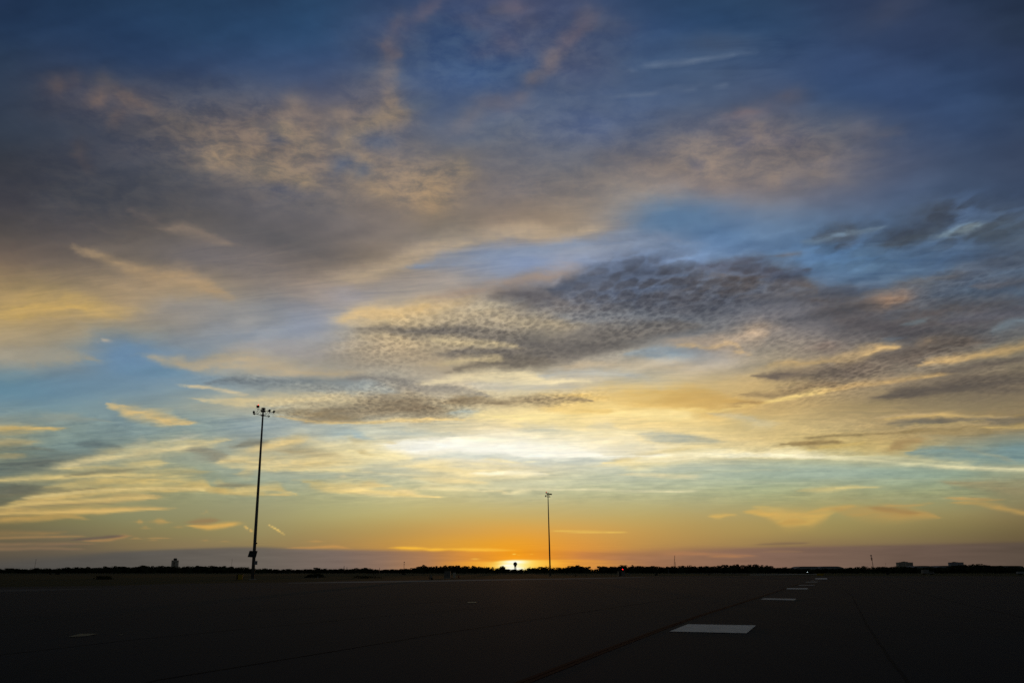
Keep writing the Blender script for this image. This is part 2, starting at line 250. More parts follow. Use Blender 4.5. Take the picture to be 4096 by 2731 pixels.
('B1',(198,204,190),.75,2,(520,400,8,8),(800,375,18,16),(1100,385,22,25),(1400,410,18,24),(1700,400,10,14),(2000,375,5,5)),
('B1',(252,228,164),.85,2.2,(400,443,4,6),(520,448,24,20),(700,460,38,30),(900,490,34,26),(1100,492,26,20),(1420,500,4,4)),
('B1',(255,248,218),.8,2,(900,490,4,4),(1100,488,10,12),(1280,490,14,14),(1430,502,2,2)),
('B1',(250,232,176),.8,2,(880,428,2,2),(1000,440,8,6),(1150,440,5,5)),
('B1',(250,230,170),.8,2,(950,398,2,2),(1080,408,10,9),(1240,420,3,3)),
('B1',(250,236,184),.6,2,(1240,415,2,2),(1300,413,5,5),(1350,410,2,2)),
('B1',(240,216,154),.8,2,(500,528,4,4),(700,535,22,16),(900,555,14,8),(1010,560,3,3)),
('B1',(242,222,162),.8,2,(520,600,2,3),(640,588,30,16),(800,596,20,14),(950,612,8,6),(1160,620,2,2)),
('B1',(244,228,172),.85,2,(1140,627,2,2),(1240,613,12,8),(1340,602,4,4)),
('B1',(222,212,166),.6,2,(950,610,3,3),(1300,595,10,8),(1700,604,7,6),(2050,614,4,4),(2420,608,3,3)),
('B1',(210,208,172),.5,2,(1000,560,10,10),(1500,560,20,20),(1900,540,10,10)),
('B1',(242,212,138),.85,2.2,(-60,600,40,18),(150,588,38,26),(300,575,16,10),(380,578,4,4)),
('B1',(242,214,146),.9,2.3,(120,610,4,6),(300,622,20,18),(420,620,26,24),(550,640,14,12),(690,648,2,2)),
('B1',(212,178,112),.6,2,(150,575,6,6),(210,562,16,14),(300,572,5,5)),
('B1',(230,208,156),.85,2.2,(5,515,5,5),(34,514,10,10),(62,516,4,4)),
('B1',(196,174,118),.75,2,(125,338,4,4),(180,350,12,12),(235,366,6,8)),
('B1',(186,166,118),.7,2,(60,250,6,6),(105,270,20,24),(160,285,8,8)),
('B1',(228,200,136),.7,2,(320,280,4,4),(345,284,7,7),(390,292,3,3)),
('B1',(250,224,152),.9,2.4,(1750,413,2,2),(1880,415,12,18),(2030,405,34,50),(2200,375,44,50),(2420,335,40,50)),
('B1',(214,182,114),.6,2,(1850,395,5,5),(2050,372,12,12),(2300,335,14,14),(2420,320,10,10)),
('B1',(232,214,162),.8,2,(1900,500,3,3),(2150,505,10,10),(2420,515,8,16)),
('B1',(176,184,180),.7,2,(1180,195,6,6),(1300,190,26,24),(1500,205,22,18),(1650,215,6,6)),
('B1',(190,188,172),.6,2,(1650,180,6,6),(1780,180,24,20),(1900,200,6,6)),
('B1',(158,168,164),.85,2.2,(2020,250,4,4),(2180,255,20,22),(2420,262,24,28)),
('B1',(250,236,190),.6,2,(1500,210,8,8),(1900,230,20,20),(2150,210,12,12)),
('B1',(236,196,92),.9,2,(1440,877,2,2),(1560,881,5,4),(1700,884,5,4),(1850,886,3,2),(1950,889,1,1)),
# --- low sky right
('B2',(240,222,164),.8,2.4,(-60,392,70,18),(200,362,50,16),(500,350,46,28),(800,362,30,22),(1000,372,26,20)),
('B2',(255,244,206),.85,2.2,(-200,398,30,10),(0,392,30,12),(250,366,26,10),(500,362,18,11),(800,366,16,11),(1050,376,12,12),(1300,390,8,10)),
('B2',(206,196,150),.85,2.2,(900,368,24,20),(1200,380,24,24),(1450,395,26,30)),
('B2',(172,170,134),.85,2.2,(1350,385,14,24),(1600,402,22,28),(1900,432,26,28),(2200,456,22,22),(2420,470,14,18)),
('B2',(120,148,148),.85,2.3,(1560,362,3,5),(1700,336,26,38),(1880,335,28,60),(2100,360,35,55),(2420,370,70,62)),
('B2',(112,142,148),.6,2,(2150,330,20,20),(2300,320,20,40),(2420,330,30,50)),
('B2',(164,162,132),.55,2,(1900,300,8,8),(2050,345,12,14),(2300,410,8,10)),
('B2',(144,154,148),.55,2,(0,255,10,20),(150,265,20,20),(300,280,5,5)),
('B2',(188,180,150),.6,2,(250,70,10,10),(450,110,35,35),(600,160,25,25),(700,170,8,8)),
('B2',(132,112,74),.85,2,(880,258,3,3),(1050,242,9,7),(1300,228,8,7),(1500,215,6,5),(1660,206,2,2)),
('B2',(140,116,74),.9,2.2,(690,312,2,2),(820,300,14,14),(950,290,20,20),(1060,286,14,12),(1150,294,3,3)),
('B2',(210,178,100),.6,2,(900,330,3,3),(1100,306,8,8),(1280,298,4,4)),
('B2',(160,130,84),.7,2,(1420,340,6,6),(1520,300,32,30),(1620,265,20,20),(1680,255,5,5)),
('B2',(150,128,84),.7,2,(1500,215,6,6),(1800,200,24,20),(2050,200,26,22),(2420,160,20,18)),
('B2',(112,106,92),.6,2,(1450,160,6,6),(1700,140,14,14),(2000,110,12,12),(2420,130,16,16)),
('B2',(212,176,104),.7,2,(1420,125,3,3),(1600,115,9,9),(1850,100,18,14),(2000,110,8,8),(2200,100,4,4)),
('B2',(206,174,104),.7,2,(2000,185,4,4),(2200,178,10,10),(2420,180,12,16)),
('B2',(210,180,106),.6,2,(1600,170,4,4),(1900,155,7,7),(2100,140,4,4)),
('B2',(220,198,128),.9,2.2,(830,603,2,2),(920,602,12,12),(1050,598,14,13),(1200,592,9,8),(1370,582,2,2)),
('B2',(188,192,156),.6,2,(-60,505,14,14),(300,485,9,9),(810,468,3,3)),
('B2',(184,190,154),.6,2,(-60,533,6,6),(400,550,5,5),(900,560,3,3)),
('B2',(178,184,146),.4,2,(1000,545,8,8),(1500,535,10,10),(1900,540,6,6)),
('B2',(176,168,116),.5,2,(1000,680,6,6),(1170,668,8,6),(1240,664,2,2)),
('B2',(170,170,128),.4,2,(1200,660,6,6),(1700,662,8,8),(2000,655,4,4)),
('B2',(218,174,90),.85,2.4,(460,755,2,3),(560,756,22,14),(650,775,34,26),(760,795,48,50),(900,790,40,48),(1020,760,20,34),(1080,748,8,8)),
('B2',(210,178,100),.7,2,(520,712,2,2),(620,722,9,20),(740,745,16,20)),
('B2',(206,166,90),.75,2,(880,762,4,4),(1020,735,16,14),(1100,722,14,14),(1220,712,5,5)),
('B2',(184,148,84),.8,2.4,(1050,735,6,6),(1180,745,24,30),(1350,755,38,48),(1500,768,44,40),(1650,775,34,26),(1790,797,3,3)),
('B2',(158,124,76),.65,2,(1300,718,4,6),(1430,732,14,18),(1560,752,18,16),(1650,760,4,4)),
('B2',(196,154,86),.7,2,(1400,705,4,4),(1560,705,6,8),(1730,690,3,3)),
('B2',(180,142,78),.5,2,(700,830,4,4),(800,812,14,18),(900,815,6,6)),
('B2',(220,178,94),.85,2,(220,778,2,2),(300,782,12,12),(350,774,9,7),(430,776,2,2)),
('B2',(194,154,88),.8,2.2,(1830,655,4,4),(1950,660,9,10),(2100,664,6,7),(2210,668,2,2)),
('B2',(186,150,84),.8,2.2,(1870,685,3,3),(2050,694,12,10),(2150,718,26,14),(2280,750,14,12),(2420,772,10,10)),
('B2',(156,138,98),.7,2,(1800,545,10,10),(2050,560,35,35),(2250,590,60,50),(2420,600,80,60)),
('B2',(180,126,84),.6,2,(-60,1030,14,10),(200,1036,10,8),(540,1044,4,4)),
('B2',(188,130,82),.6,2,(240,1052,3,3),(350,1050,7,5),(460,1052,2,2)),
('B2',(150,116,86),.5,2,(600,1018,3,3),(740,1016,6,5),(870,1016,2,2)),
('B2',(112,90,76),.5,2,(560,970,3,3),(720,964,8,6),(900,960,3,3)),
# long smooth streaks
('b2',(252,242,200),.9,2.4,(-260,408,12,8),(-60,404,26,8),(100,382,22,8),(300,370,17,8),(600,370,13,9),(900,378,11,9),(1150,386,9,9)),
('b2',(222,214,166),.85,2.4,(1000,382,9,9),(1300,402,9,11),(1600,428,9,12),(1900,448,9,11),(2200,462,9,10),(2420,474,7,8)),
('b2',(206,202,156),.6,2.2,(1150,372,5,6),(1450,384,6,8),(1750,408,6,8),(2000,432,5,6)),
('b1',(255,250,228),.8,2.4,(900,318,14,8),(1200,345,16,8),(1500,376,10,8),(1800,380,8,7),(2200,372,5,5)),
('b1',(238,220,168),.7,2.2,(1700,446,3,3),(1950,420,10,14),(2200,392,10,22),(2420,372,10,20)),
('b1',(226,216,170),.6,2.2,(380,520,3,3),(900,585,5,5),(1400,598,5,5),(2000,606,4,4),(2420,612,3,3)),
('b1',(236,218,164),.6,2.2,(150,480,2,2),(500,508,5,5),(800,520,4,4)),
('b0',(222,196,128),.8,2.2,(120,662,4,4),(400,632,10,8),(800,604,9,7),(1150,592,8,6),(1400,600,4,4)),
('b0',(220,194,124),.8,2.2,(-60,545,7,6),(250,528,12,8),(550,512,10,8),(850,500,9,7),(1100,500,6,5)),
('b0',(214,184,112),.8,2.2,(-60,728,8,7),(300,690,11,9),(650,668,9,7),(1000,652,5,4)),
('b0',(218,182,108),.8,2.2,(-60,765,8,8),(350,752,9,8),(750,742,9,7),(1100,729,3,3)),
('b0',(226,204,146),.7,2.2,(420,440,6,6),(700,400,14,10),(1000,352,16,12),(1300,306,12,9),(1540,268,4,4)),
('b0',(236,212,146),.8,2.2,(1500,448,5,5),(1750,456,12,9),(2050,472,12,9),(2400,470,14,10)),
('b0',(108,108,92),.6,2.2,(-60,622,8,8),(200,606,14,10),(420,592,6,5)),
('b0',(120,116,94),.5,2.2,(420,515,4,4),(700,480,10,8),(950,468,6,6)),
('b1',(246,214,134),.8,2.2,(-60,616,10,6),(180,610,10,7),(420,634,9,7),(700,649,3,3)),
]
# soft patches: tile, colour, opacity, power, x, y, rx, ry, angle(deg, clockwise in the picture)
PATCH = [
('T0',(98,86,88),.7,2,370,590,70,50,0),('T0',(88,82,90),.5,2,500,560,50,40,30),('T0',(110,94,90),.8,2,665,670,55,40,0),
('T0',(112,96,90),.8,2,900,690,130,32,28),('T0',(96,86,88),.6,2,830,780,60,28,-20),('T0',(92,84,86),.5,2,760,820,50,30,-30),
('T0',(86,78,80),.6,2,560,1050,50,90,-15),('T0',(96,90,92),.5,2,720,560,70,50,0),
('T0',(124,111,102),.55,2,1350,930,260,90,18),('T0',(122,109,102),.5,2,1900,1000,420,230,10),
('T0',(104,98,98),.6,2,1210,830,60,70,0),('T0',(140,122,104),.75,2,1520,1040,150,75,-10),('T0',(146,128,106),.75,2,1800,1160,170,110,0),
('T0',(134,118,104),.7,2,1740,870,70,40,20),('T0',(142,126,106),.75,2,1920,870,60,55,0),('T0',(136,120,110),.75,2,1990,720,90,75,10),
('T0',(148,129,105),.75,2,2060,1215,80,55,0),('T0',(136,120,108),.7,2,2260,820,110,60,-20),('T0',(142,126,108),.7,2,2050,960,80,60,0),
('T0',(144,126,106),.7,2,1440,1070,110,40,0),('T0',(74,84,106),.55,2,1860,930,60,26,0),('T0',(80,88,108),.6,2,2240,900,60,50,0),
('T0',(74,82,104),.6,2,1900,1280,160,45,10),('T0',(78,86,106),.5,2,2280,1120,70,70,0),
('T0',(70,72,84),.5,2,900,1020,260,60,0),
('T1',(112,99,106),.85,2.4,350,330,42,60,-15),('T1',(96,92,106),.7,2,400,180,40,80,20),('T1',(113,106,110),.85,2.4,325,500,55,115,0),('T1',(134,119,110),.85,2.4,345,680,52,95,-8),
('T1',(146,128,110),.8,2,370,770,75,60,0),('T1',(142,126,108),.8,2,200,860,170,50,-22),('T1',(142,126,108),.7,2,60,960,90,60,-20),
('T1',(96,94,104),.5,2,230,560,60,60,0),('T1',(68,88,122),.6,2,260,960,120,50,0),
('T1',(150,130,108),.75,2,155,1080,55,40,30),('T1',(142,126,110),.55,2,330,1210,260,110,10),('T1',(150,132,110),.55,2,640,1230,160,130,0),
('T1',(166,138,104),.6,2,610,1350,120,100,-10),('T1',(146,130,110),.6,2,830,1130,70,60,0),('T1',(156,134,108),.6,2,300,1290,90,50,20),
('T1',(64,84,116),.55,2,30,1100,60,60,0),('T1',(72,92,122),.5,2,180,1150,60,40,20),
('T1',(90,89,111),.8,2.2,590,60,120,42,-35),('T1',(96,90,108),.75,2,1190,55,85,60,20),('T1',(88,90,110),.6,2,1080,70,60,40,0),
('T1',(84,88,112),.6,2,430,200,90,60,0),('T1',(84,88,114),.6,2,950,150,130,45,15),
('T1',(90,90,112),.7,2,1150,285,100,60,10),('T1',(84,90,116),.6,2,980,345,90,50,0),('T1',(84,88,110),.6,2,1300,170,80,90,20),
('T1',(88,88,106),.75,2,1680,110,80,65,30),('T1',(101,96,112),.85,2.2,1570,260,120,42,-38),('T1',(110,103,113),.85,2.2,1425,410,70,95,32),('T1',(96,92,110),.6,2.2,1640,190,90,40,-50),
('T1',(104,100,112),.75,2,1320,540,65,50,0),('T1',(80,88,112),.5,2,1850,170,110,70,10),
('T1',(108,104,118),.6,2,1080,700,130,50,8),('T1',(106,102,116),.6,2,1230,655,65,40,0),('T1',(112,108,116),.55,2,880,790,150,60,-30),
('T1',(88,104,126),.5,2,560,690,90,40,0),
('T1',(70,92,128),.5,2,560,460,180,140,0),
('T2',(118,104,110),.7,2,480,760,130,35,-14),('T2',(96,94,108),.6,2,780,650,75,50,0),('T2',(128,116,112),.65,2,540,890,55,60,0),
('T2',(146,130,120),.7,2,290,1150,60,65,0),('T2',(148,131,120),.7,2,660,1200,70,55,0),('T2',(120,112,112),.6,2,1010,1070,60,60,0),
('T2',(128,118,116),.5,2,480,1120,120,60,20),('T2',(96,98,116),.55,2,480,965,45,60,0),('T2',(98,98,114),.55,2,740,965,90,45,0),
('T2',(100,100,116),.5,2,180,1110,40,40,0),('T2',(106,102,112),.45,2,1250,870,130,80,10),('T2',(98,98,110),.5,2,1450,890,70,25,-10),
('T2',(130,120,116),.5,2,150,1000,160,60,20),('T2',(134,122,116),.5,2,1000,1180,160,40,0),
('T2',(90,123,158),.7,2,30,1480,300,95,5),('T2',(72,84,108),.45,2,300,300,200,60,0),('T2',(66,72,92),.4,2,1450,70,200,80,-30),
('M0',(102,138,172),.75,2,830,1010,190,85,10),('M0',(158,153,147),.75,2,1600,770,360,95,10),('M0',(100,138,162),.5,2,1100,1150,160,40,0),
('M0',(148,146,148),.5,2,1150,740,200,60,0),('M0',(100,98,100),.5,2,1900,270,300,60,15),
('M1',(90,124,160),.75,2,2250,150,230,110,-15),('M1',(150,150,164),.5,2,100,640,160,50,0),
('M2',(64,74,90),.75,2.2,1650,175,250,80,-18),('M2',(74,85,102),.7,2.2,1120,235,160,55,-12),('M2',(70,82,97),.7,2.2,2200,215,210,65,-5),('M2',(80,89,105),.5,2,2150,420,280,60,-15),('M2',(84,88,100),.5,2,1950,520,260,45,-15),('M2',(116,134,146),.6,2,1930,215,120,16,-12),
('M2',(176,132,98),.8,2,1440,665,140,38,-14),('M2',(88,120,152),.5,2,1250,430,230,70,0),
('M2',(150,120,98),.6,2,330,525,90,14,0),('M2',(128,106,94),.55,2,720,545,80,16,0),('M2',(126,106,96),.5,2,1000,990,90,30,0),
('M2',(196,158,110),.7,2,1745,955,55,16,-15),
]
SIL = [  # condensation trails: tile, x0,y0,x1,y1,w, colour, opacity
('B0',1805,838,1835,853,3,(232,196,112),.8),('B0',1835,853,1870,874,4.5,(240,202,112),.9),('B0',1868,873,1906,900,3.6,(238,198,108),.8),
('B0',1648,850,1662,862,6,(226,184,100),.9),('B0',1682,872,1694,878,5,(226,180,100),.9),
('B0',1325,596,1376,608,5,(232,206,130),.9),
]
EDGE = ((-100,1286),(0,1284),(150,1276),(264,1266),(402,1261),(540,1256),(603,1256),(660,1259),(804,1262),(976,1265),(1148,1263),(1292,1265),(1378,1267),(1460,1266),(1550,1262),(1608,1259),(1780,1256),(1895,1254),(2067,1251),(2352,1245),(2500,1242))
BANK = ((-100,(74,73,70)),(0,(76,74,71)),(300,(86,83,79)),(600,(103,96,90)),(780,(117,102,96)),(880,(136,109,94)),(980,(168,121,84)),(1080,(214,140,56)),(1183,(244,156,28)),(1260,(226,144,44)),(1340,(196,128,70)),(1450,(165,116,82)),(1600,(144,107,85)),(1760,(128,99,85)),(1950,(114,92,80)),(2150,(102,84,74)),(2352,(89,76,66)),(2500,(84,70,60)))
def pch(x, xp, fp):                       # monotone cubic through the points
    xp = np.asarray(xp, float); fp = np.asarray(fp, float); h = np.diff(xp); d = np.diff(fp)/h
    m = np.zeros(len(xp)); m[0], m[-1] = d[0], d[-1]
    if len(xp) > 2:
        ok = d[:-1]*d[1:] > 0; a = h[1:]*2+h[:-1]; b = h[1:]+2*h[:-1]
        with np.errstate(divide='ignore', invalid='ignore'): m[1:-1] = np.where(ok, (a+b)/(a/d[:-1]+b/d[1:]), 0)
    i = np.clip(np.searchsorted(xp, x)-1, 0, len(h)-1); t = np.clip((x-xp[i])/h[i], 0, 1)
    return (2*t**3-3*t**2+1)*fp[i]+(t**3-2*t**2+t)*h[i]*m[i]+(3*t**2-2*t**3)*fp[i+1]+(t**3-t**2)*h[i]*m[i+1]
def sigm(x): return 1/(1+np.exp(-np.clip(x, -30, 30)))
def paint(U, V):
    "sRGB colour (0..1) of the evening sky and three cloud-texture weights"
    low = np.clip((V-850)/300, 0, 1)
    nx = U/140; ny = V/(70-35*low)
    a = 16-11*np.clip((V-900)/280, 0, 1)
    WU = U+a*fbm(nx, ny, 6)*1.7+.35*a*fbm(nx*5, ny*5, 4); WV = V+a*fbm(nx+50, ny+31, 6)*.9+.25*a*fbm(nx*4+9, ny*4, 4)
    C = lerp_tab(U+.6*(WU-U), V+.6*(WV-V))
    # bank on the horizon
    e = np.interp(WU, [p[0] for p in EDGE], [p[1] for p in EDGE])
    xs = [p[0] for p in BANK]
    bc = np.stack([np.interp(U, xs, [p[1][k] for p in BANK]) for k in range(3)], -1)
    bc = bc*(1+.06*fbm(U/90, V/8, 4)[..., None])
    soft = 1.6+5*np.clip(1-U/320, 0, 1)+5*np.clip((U-1330)/300, 0, 1)*np.clip((1700-U)/200, 0, 1)
    al = sigm((V-e)/soft)*.92
    C = C+(bc-C)*al[..., None]
    # strokes
    FB = np.clip(.90+.55*fbm(WU/70+.012*WV, WV/8+U/240, 6), .25, 1.15)
    E1 = fbm(WU/30, WV/7+U/160, 5); E2 = fbm(WU/17+40, WV/13+7, 4)
    def comp(C, al, col): return C+(np.array(col, float)-C)*al[..., None]
    for s in PATCH:
        t, col, op, pw, x, y, rx, ry, an = s
        ox, oy = TILE[t]; c, sn = np.cos(np.radians(an)), np.sin(np.radians(an))
        tw = .7 if t[0] == 'T' else 1; dx = U+(WU-U)*tw+7*E2-(ox+x/K); dy = V+(WV-V)*tw+6*E1-(oy+y/K)
        p = (dx*c+dy*sn)/(rx/K*1.25); q = (-dx*sn+dy*c)/(ry/K*1.25)
        r = np.sqrt(p*p+q*q)
        C = comp(C, op*np.exp(-r**pw), col)
    for s in WISPS:
        t, col, op, pw = s[:4]; jit = .22 if t[0] in 'bmt' else (.6 if t[0] == 'B' else 1); t = t.upper(); P = np.array(s[4:], float); ox, oy = TILE[t]
        x = ox+P[:, 0]/K; fine = min(1., P[:, 2:].max()/30)
        uu = U+(WU-U)*fine; vv = V+(WV-V)*(.25+.75*fine)*(.6 if t[0] == 'T' else min(1, jit+.3))+jit*fine*(3.2*E1+1.6*E2)
        vc = pch(uu, x, oy+P[:, 1]/K)
        wu = pch(uu, x, P[:, 2]/K)*1.15; wl = pch(uu, x, P[:, 3]/K)*1.15
        d = vv-vc; w = np.where(d < 0, wu, wl)+.3
        s0 = 3+.6*(P[0, 2]+P[0, 3])/K; s1 = 3+.6*(P[-1, 2]+P[-1, 3])/K
        ends = sigm((uu-x[0])/s0)*sigm((x[-1]-uu)/s1)*(FB if t[0] != 'T' else 1)
        C = comp(C, np.minimum(op*ends, 1)*np.exp(-np.abs(d/w)**pw), col)
    # uneven light in the cloud sheets
    th = np.radians(-11); ru = U*np.cos(th)+V*np.sin(th); rv = -U*np.sin(th)+V*np.cos(th)
    up = np.clip((900-V)/80, 0, 1)
    big = fbm(WU/150+3, WV/60, 5); st = fbm(ru/120+.02*(WV-V), rv/17+11, 6)
    rgt = np.clip((U-1250)/250, 0, 1)*np.clip((V-500)/80, 0, 1)*up
    k = .10*big*up+st*(.055+.13*rgt)*np.clip((1190-V)/60, 0, 1)+.10*np.clip((V-930)/40, 0, 1)*np.clip((1165-V)/30, 0, 1)*fbm(WU/46, WV/4.5+U/200, 5)
    C = C*(1+k[..., None]*np.array([1.12, 1.0, .82]))
    lume = np.exp(-((WU-1160)/250)**2-((V+.35*(WV-V)-1029-.03*(U-1160))/17)**2)*(.62+.2*E1)
    C = comp(C, np.clip(lume, 0, .9), (255,252,238))
    C = comp(C, .35*np.exp(-((WU-1420)/330)**2-((WV-985)/34)**2), (255,236,176))
    # the gap where the sun goes down
    f = lambda *p: np.interp(WU, [775.2+q[0]/K for q in p], [918.7+q[1]/K for q in p])
    e2 = f((600,1092),(690,1086),(900,1081),(1050,1086),(1100,1079),(1190,1074),(1450,1073),(1650,1070),(1900,1075))
    g = sigm((V-e2)/.8)*np.interp(U, [775.2+q/K for q in (640,860,1010,1100,1400,1650,2100)], [0,.4,.75,1,.9,.5,0])
    tor = lambda x, y, rx, ry: np.exp(-((U-775.2-x/K)/(rx/K))**2-((V-918.7-y/K)/(ry/K))**2)
    st = .5+.5*fbm(U/60, V/3.2, 4)
    C = comp(C, g*np.clip(.15+1.0*st+.5*tor(1200,1100,330,90), 0, 1), (248,172,52))
    C = comp(C, g*np.clip(tor(1205,1096,190,70)*1.2*(.7+.6*st), 0, 1), (255,216,92))
    C = comp(C, g*np.clip(tor(1192,1098,85,70)*1.4, 0, 1), (255,238,140))
    for q in ((1190,1086,70,12),(1160,1110,60,9),(1185,1132,70,14)): C = comp(C, g*np.clip(tor(*q)*1.25, 0, 1), (255,254,236))
    for q in ((1190,1033,9,3,.9),(1176,1034,3,2,.6),(1218,1038,3,2,.6),(1235,1036,5,2,.4),(1302,1035,5,2,.7),(925,1066,26,4,.6)):
        C = comp(C, tor(*q[:4])*q[4], (255,214,90))
    for q in ((330,650,998,11),(650,1240,1001,11),(560,760,1006,9)):
        x0, x1, y, w = q
        t = np.clip((U-775.2-x0/K)/((x1-x0)/K), 0, 1)*np.pi
        C = comp(C, .9*np.sin(t)**.6*np.exp(-((WV-918.7-y/K)/(w/K*np.sin(t).clip(.15)))**2), (252,190,62))
    for t, x0, y0, x1, y1, w, col, op in SIL:
        ox, oy = TILE[t]; x0, x1 = ox+x0/K, ox+x1/K; y0, y1 = oy+y0/K, oy+y1/K; w /= K
        dx, dy = x1-x0, y1-y0; h = np.clip(((U-x0)*dx+(V-y0)*dy)/(dx*dx+dy*dy), 0, 1)
        C = comp(C, op*np.exp(-(((U-x0-h*dx)**2+(V-y0-h*dy)**2)/(w*w))), col)
    lum = (C@np.array([.3, .55, .15]))[..., None]; C = lum+(C-lum)*(1-.09*np.clip((1200-V)/60, 0, 1))[..., None]
    # texture weights
    M = np.zeros(U.shape+(3,))
    def E(k, x, y, rx, ry, an, v, pw=3):
        c, sn = np.cos(np.radians(an)), np.sin(np.radians(an)); dx = WU-x; dy = WV-y
        r = np.sqrt(((dx*c+dy*sn)/rx)**2+((-dx*sn+dy*c)/ry)**2)
        M[..., k] = np.maximum(M[..., k], v*np.exp(-r**pw))
    E(0,1330,730,430,85,-7,1); E(0,1600,660,240,75,0,1); E(0,1000,775,210,70,-5,.9); E(0,1850,740,330,110,8,.6); E(0,2120,780,330,110,-12,.4)
    E(0,2060,835,330,50,-14,.85); E(0,2250,870,220,80,-8,.4); E(0,930,915,200,45,0,1); E(0,690,940,110,18,4,.9); E(0,1190,918,210,16,0,1); E(0,640,882,150,14,2,.8)
    E(0,2120,960,280,40,-6,.35); E(0,2160,530,280,55,-8,1); E(0,2200,640,260,50,-15,.7); E(0,930,800,150,60,0,.6); E(0,2000,1000,300,25,-4,.5)
    M[..., 1] = np.clip((V-900)/60, 0, 1)*np.clip((1165-V)/40, 0, 1)*(.45+.5*fbm(U/200, V/60, 2))
    M[..., 1] = np.maximum(M[..., 1], np.clip((V-1240)/20, 0, 1)*.35)
    E(1,1000,610,600,90,-14,.5); E(1,150,690,400,90,-4,.5); E(1,640,640,300,100,10,.5); E(1,1300,870,400,40,0,.6); E(1,1730,130,180,60,-10,.8); E(1,2100,620,300,90,-18,.6)
    E(2,560,330,330,120,12,1); E(2,860,280,120,120,0,.8); E(2,960,410,140,70,0,1); E(2,300,260,240,60,10,.6); E(2,1700,340,330,90,0,.7); E(2,1150,110,330,120,0,.7); E(2,1300,300,320,90,0,.5)
    E(2,250,420,260,120,0,.4); E(2,1300,420,300,60,0,.4)
    return np.clip(C/255, 0, 1), np.clip(M, 0, 1)
# ---------------------------------------------------------------- world: evening sky
def project(az, el):                      # direction -> picture coordinates of the sky model (2352 wide)
    x = np.sin(az)*np.cos(el); y = np.cos(az)*np.cos(el); z = np.sin(el); c, s = math.cos(PITCH), math.sin(PITCH)
    f = y*c+z*s; u = -y*s+z*c
    return (CX+FPX*x/f)/1.7415, (CY-FPX*u/f)/1.7415
def el_of(v):
    d = ray(CX, v*1.7415); return math.asin(d.z/d.length)
AZ = R(33.)
def lin(c): return np.where(c <= .04045, c/12.92, ((c+.055)/1.055)**2.4)
world = bpy.data.worlds.new('World'); scene.world = world; world.use_nodes = True
world.cycles.sampling_method = 'MANUAL'; world.cycles.sample_map_resolution = 2048
wt = world.node_tree; wt.nodes.clear()
class NT:
    def __init__(s, t): s.t = t
    def n(s, typ, ins=None, **kw):
        n = s.t.nodes.new(typ)
        for k, v in kw.items(): setattr(n, k, v)
        for k, v in (ins or {}).items():
            if isinstance(v, bpy.types.NodeSocket): s.t.links.new(v, n.inputs[k])
            else: n.inputs[k].default_value = v
        return n
    def m(s, op, a, b=0., c=0., clamp=False):
        return s.n('ShaderNodeMath', {0: a, 1: b, 2: c}, operation=op, use_clamp=clamp).outputs[0]
    def mr(s, v, a, b, c=0., d=1., smooth=False):
        return s.n('ShaderNodeMapRange', {0: v, 1: a, 2: b, 3: c, 4: d}, interpolation_type='SMOOTHSTEP' if smooth else 'LINEAR').outputs[0]
    def mix(s, f, a, b, mode='MIX'):
        n = s.t.nodes.new('ShaderNodeMix'); n.data_type = 'RGBA'; n.blend_type = mode
        for i, v in ((0, f), (6, a), (7, b)):
            if isinstance(v, bpy.types.NodeSocket): s.t.links.new(v, n.inputs[i])
            else: n.inputs[i].default_value = v
        return n.outputs[2]
w = NT(wt)
gen = w.n('ShaderNodeTexCoord').outputs['Generated']
sep = w.n('ShaderNodeSeparateXYZ', {0: w.n('ShaderNodeVectorMath', {0: gen}, operation='NORMALIZE').outputs[0]})
dx, dy, dz = sep.outputs
az = w.m('ARCTAN2', dx, dy); el = w.m('ARCSINE', dz)
# cloud-deck coordinates: the direction followed up to a level sheet overhead
den = w.m('MAXIMUM', w.m('ADD', dz, .11), .1)
cx = w.m('DIVIDE', dx, den); cy = w.m('DIVIDE', dy, den)
def deck(ang, sx, sy, off):
    c, s = math.cos(R(ang)), math.sin(R(ang))
    a = w.m('MULTIPLY', w.m('ADD', w.m('MULTIPLY', cx, c), w.m('MULTIPLY', cy, s)), sx)
    b = w.m('MULTIPLY', w.m('ADD', w.m('MULTIPLY', cx, -s), w.m('MULTIPLY', cy, c)), sy)
    return w.n('ShaderNodeCombineXYZ', {0: a, 1: b, 2: off}).outputs[0]
def noise(vec, scale, detail, rough=.55, dist=0.):
    return w.n('ShaderNodeTexNoise', {'Vector': vec, 'Scale': scale, 'Detail': detail, 'Roughness': rough, 'Distortion': dist})
wn = noise(deck(0, 1, 1, .3), 7., 5, .6).outputs['Color']
ws = w.n('ShaderNodeSeparateColor', {0: wn})
rise = w.mr(el, R(1.0), R(9.), 0., 1., True)
ampl = w.m('MULTIPLY', rise, w.m('ADD', w.m('MULTIPLY', dz, .9), .25))
az2 = w.m('ADD', az, w.m('MULTIPLY', w.m('SUBTRACT', ws.outputs[0], .5), w.m('MULTIPLY', ampl, WARP_A)))
el2 = w.m('ADD', el, w.m('MULTIPLY', w.m('SUBTRACT', ws.outputs[1], .5), w.m('MULTIPLY', ampl, WARP_E)))
rowsM = [1250, 1235, 1180, 1150, 1100, 1040, 1000]+list(range(980, 480, -22))+list(range(480, -20, -40))
def make_t(a0, a1):
    t = w.mr(az2, a0, a1); return w.n('ShaderNodeCombineColor', {0: t, 1: t, 2: t}).outputs[0]
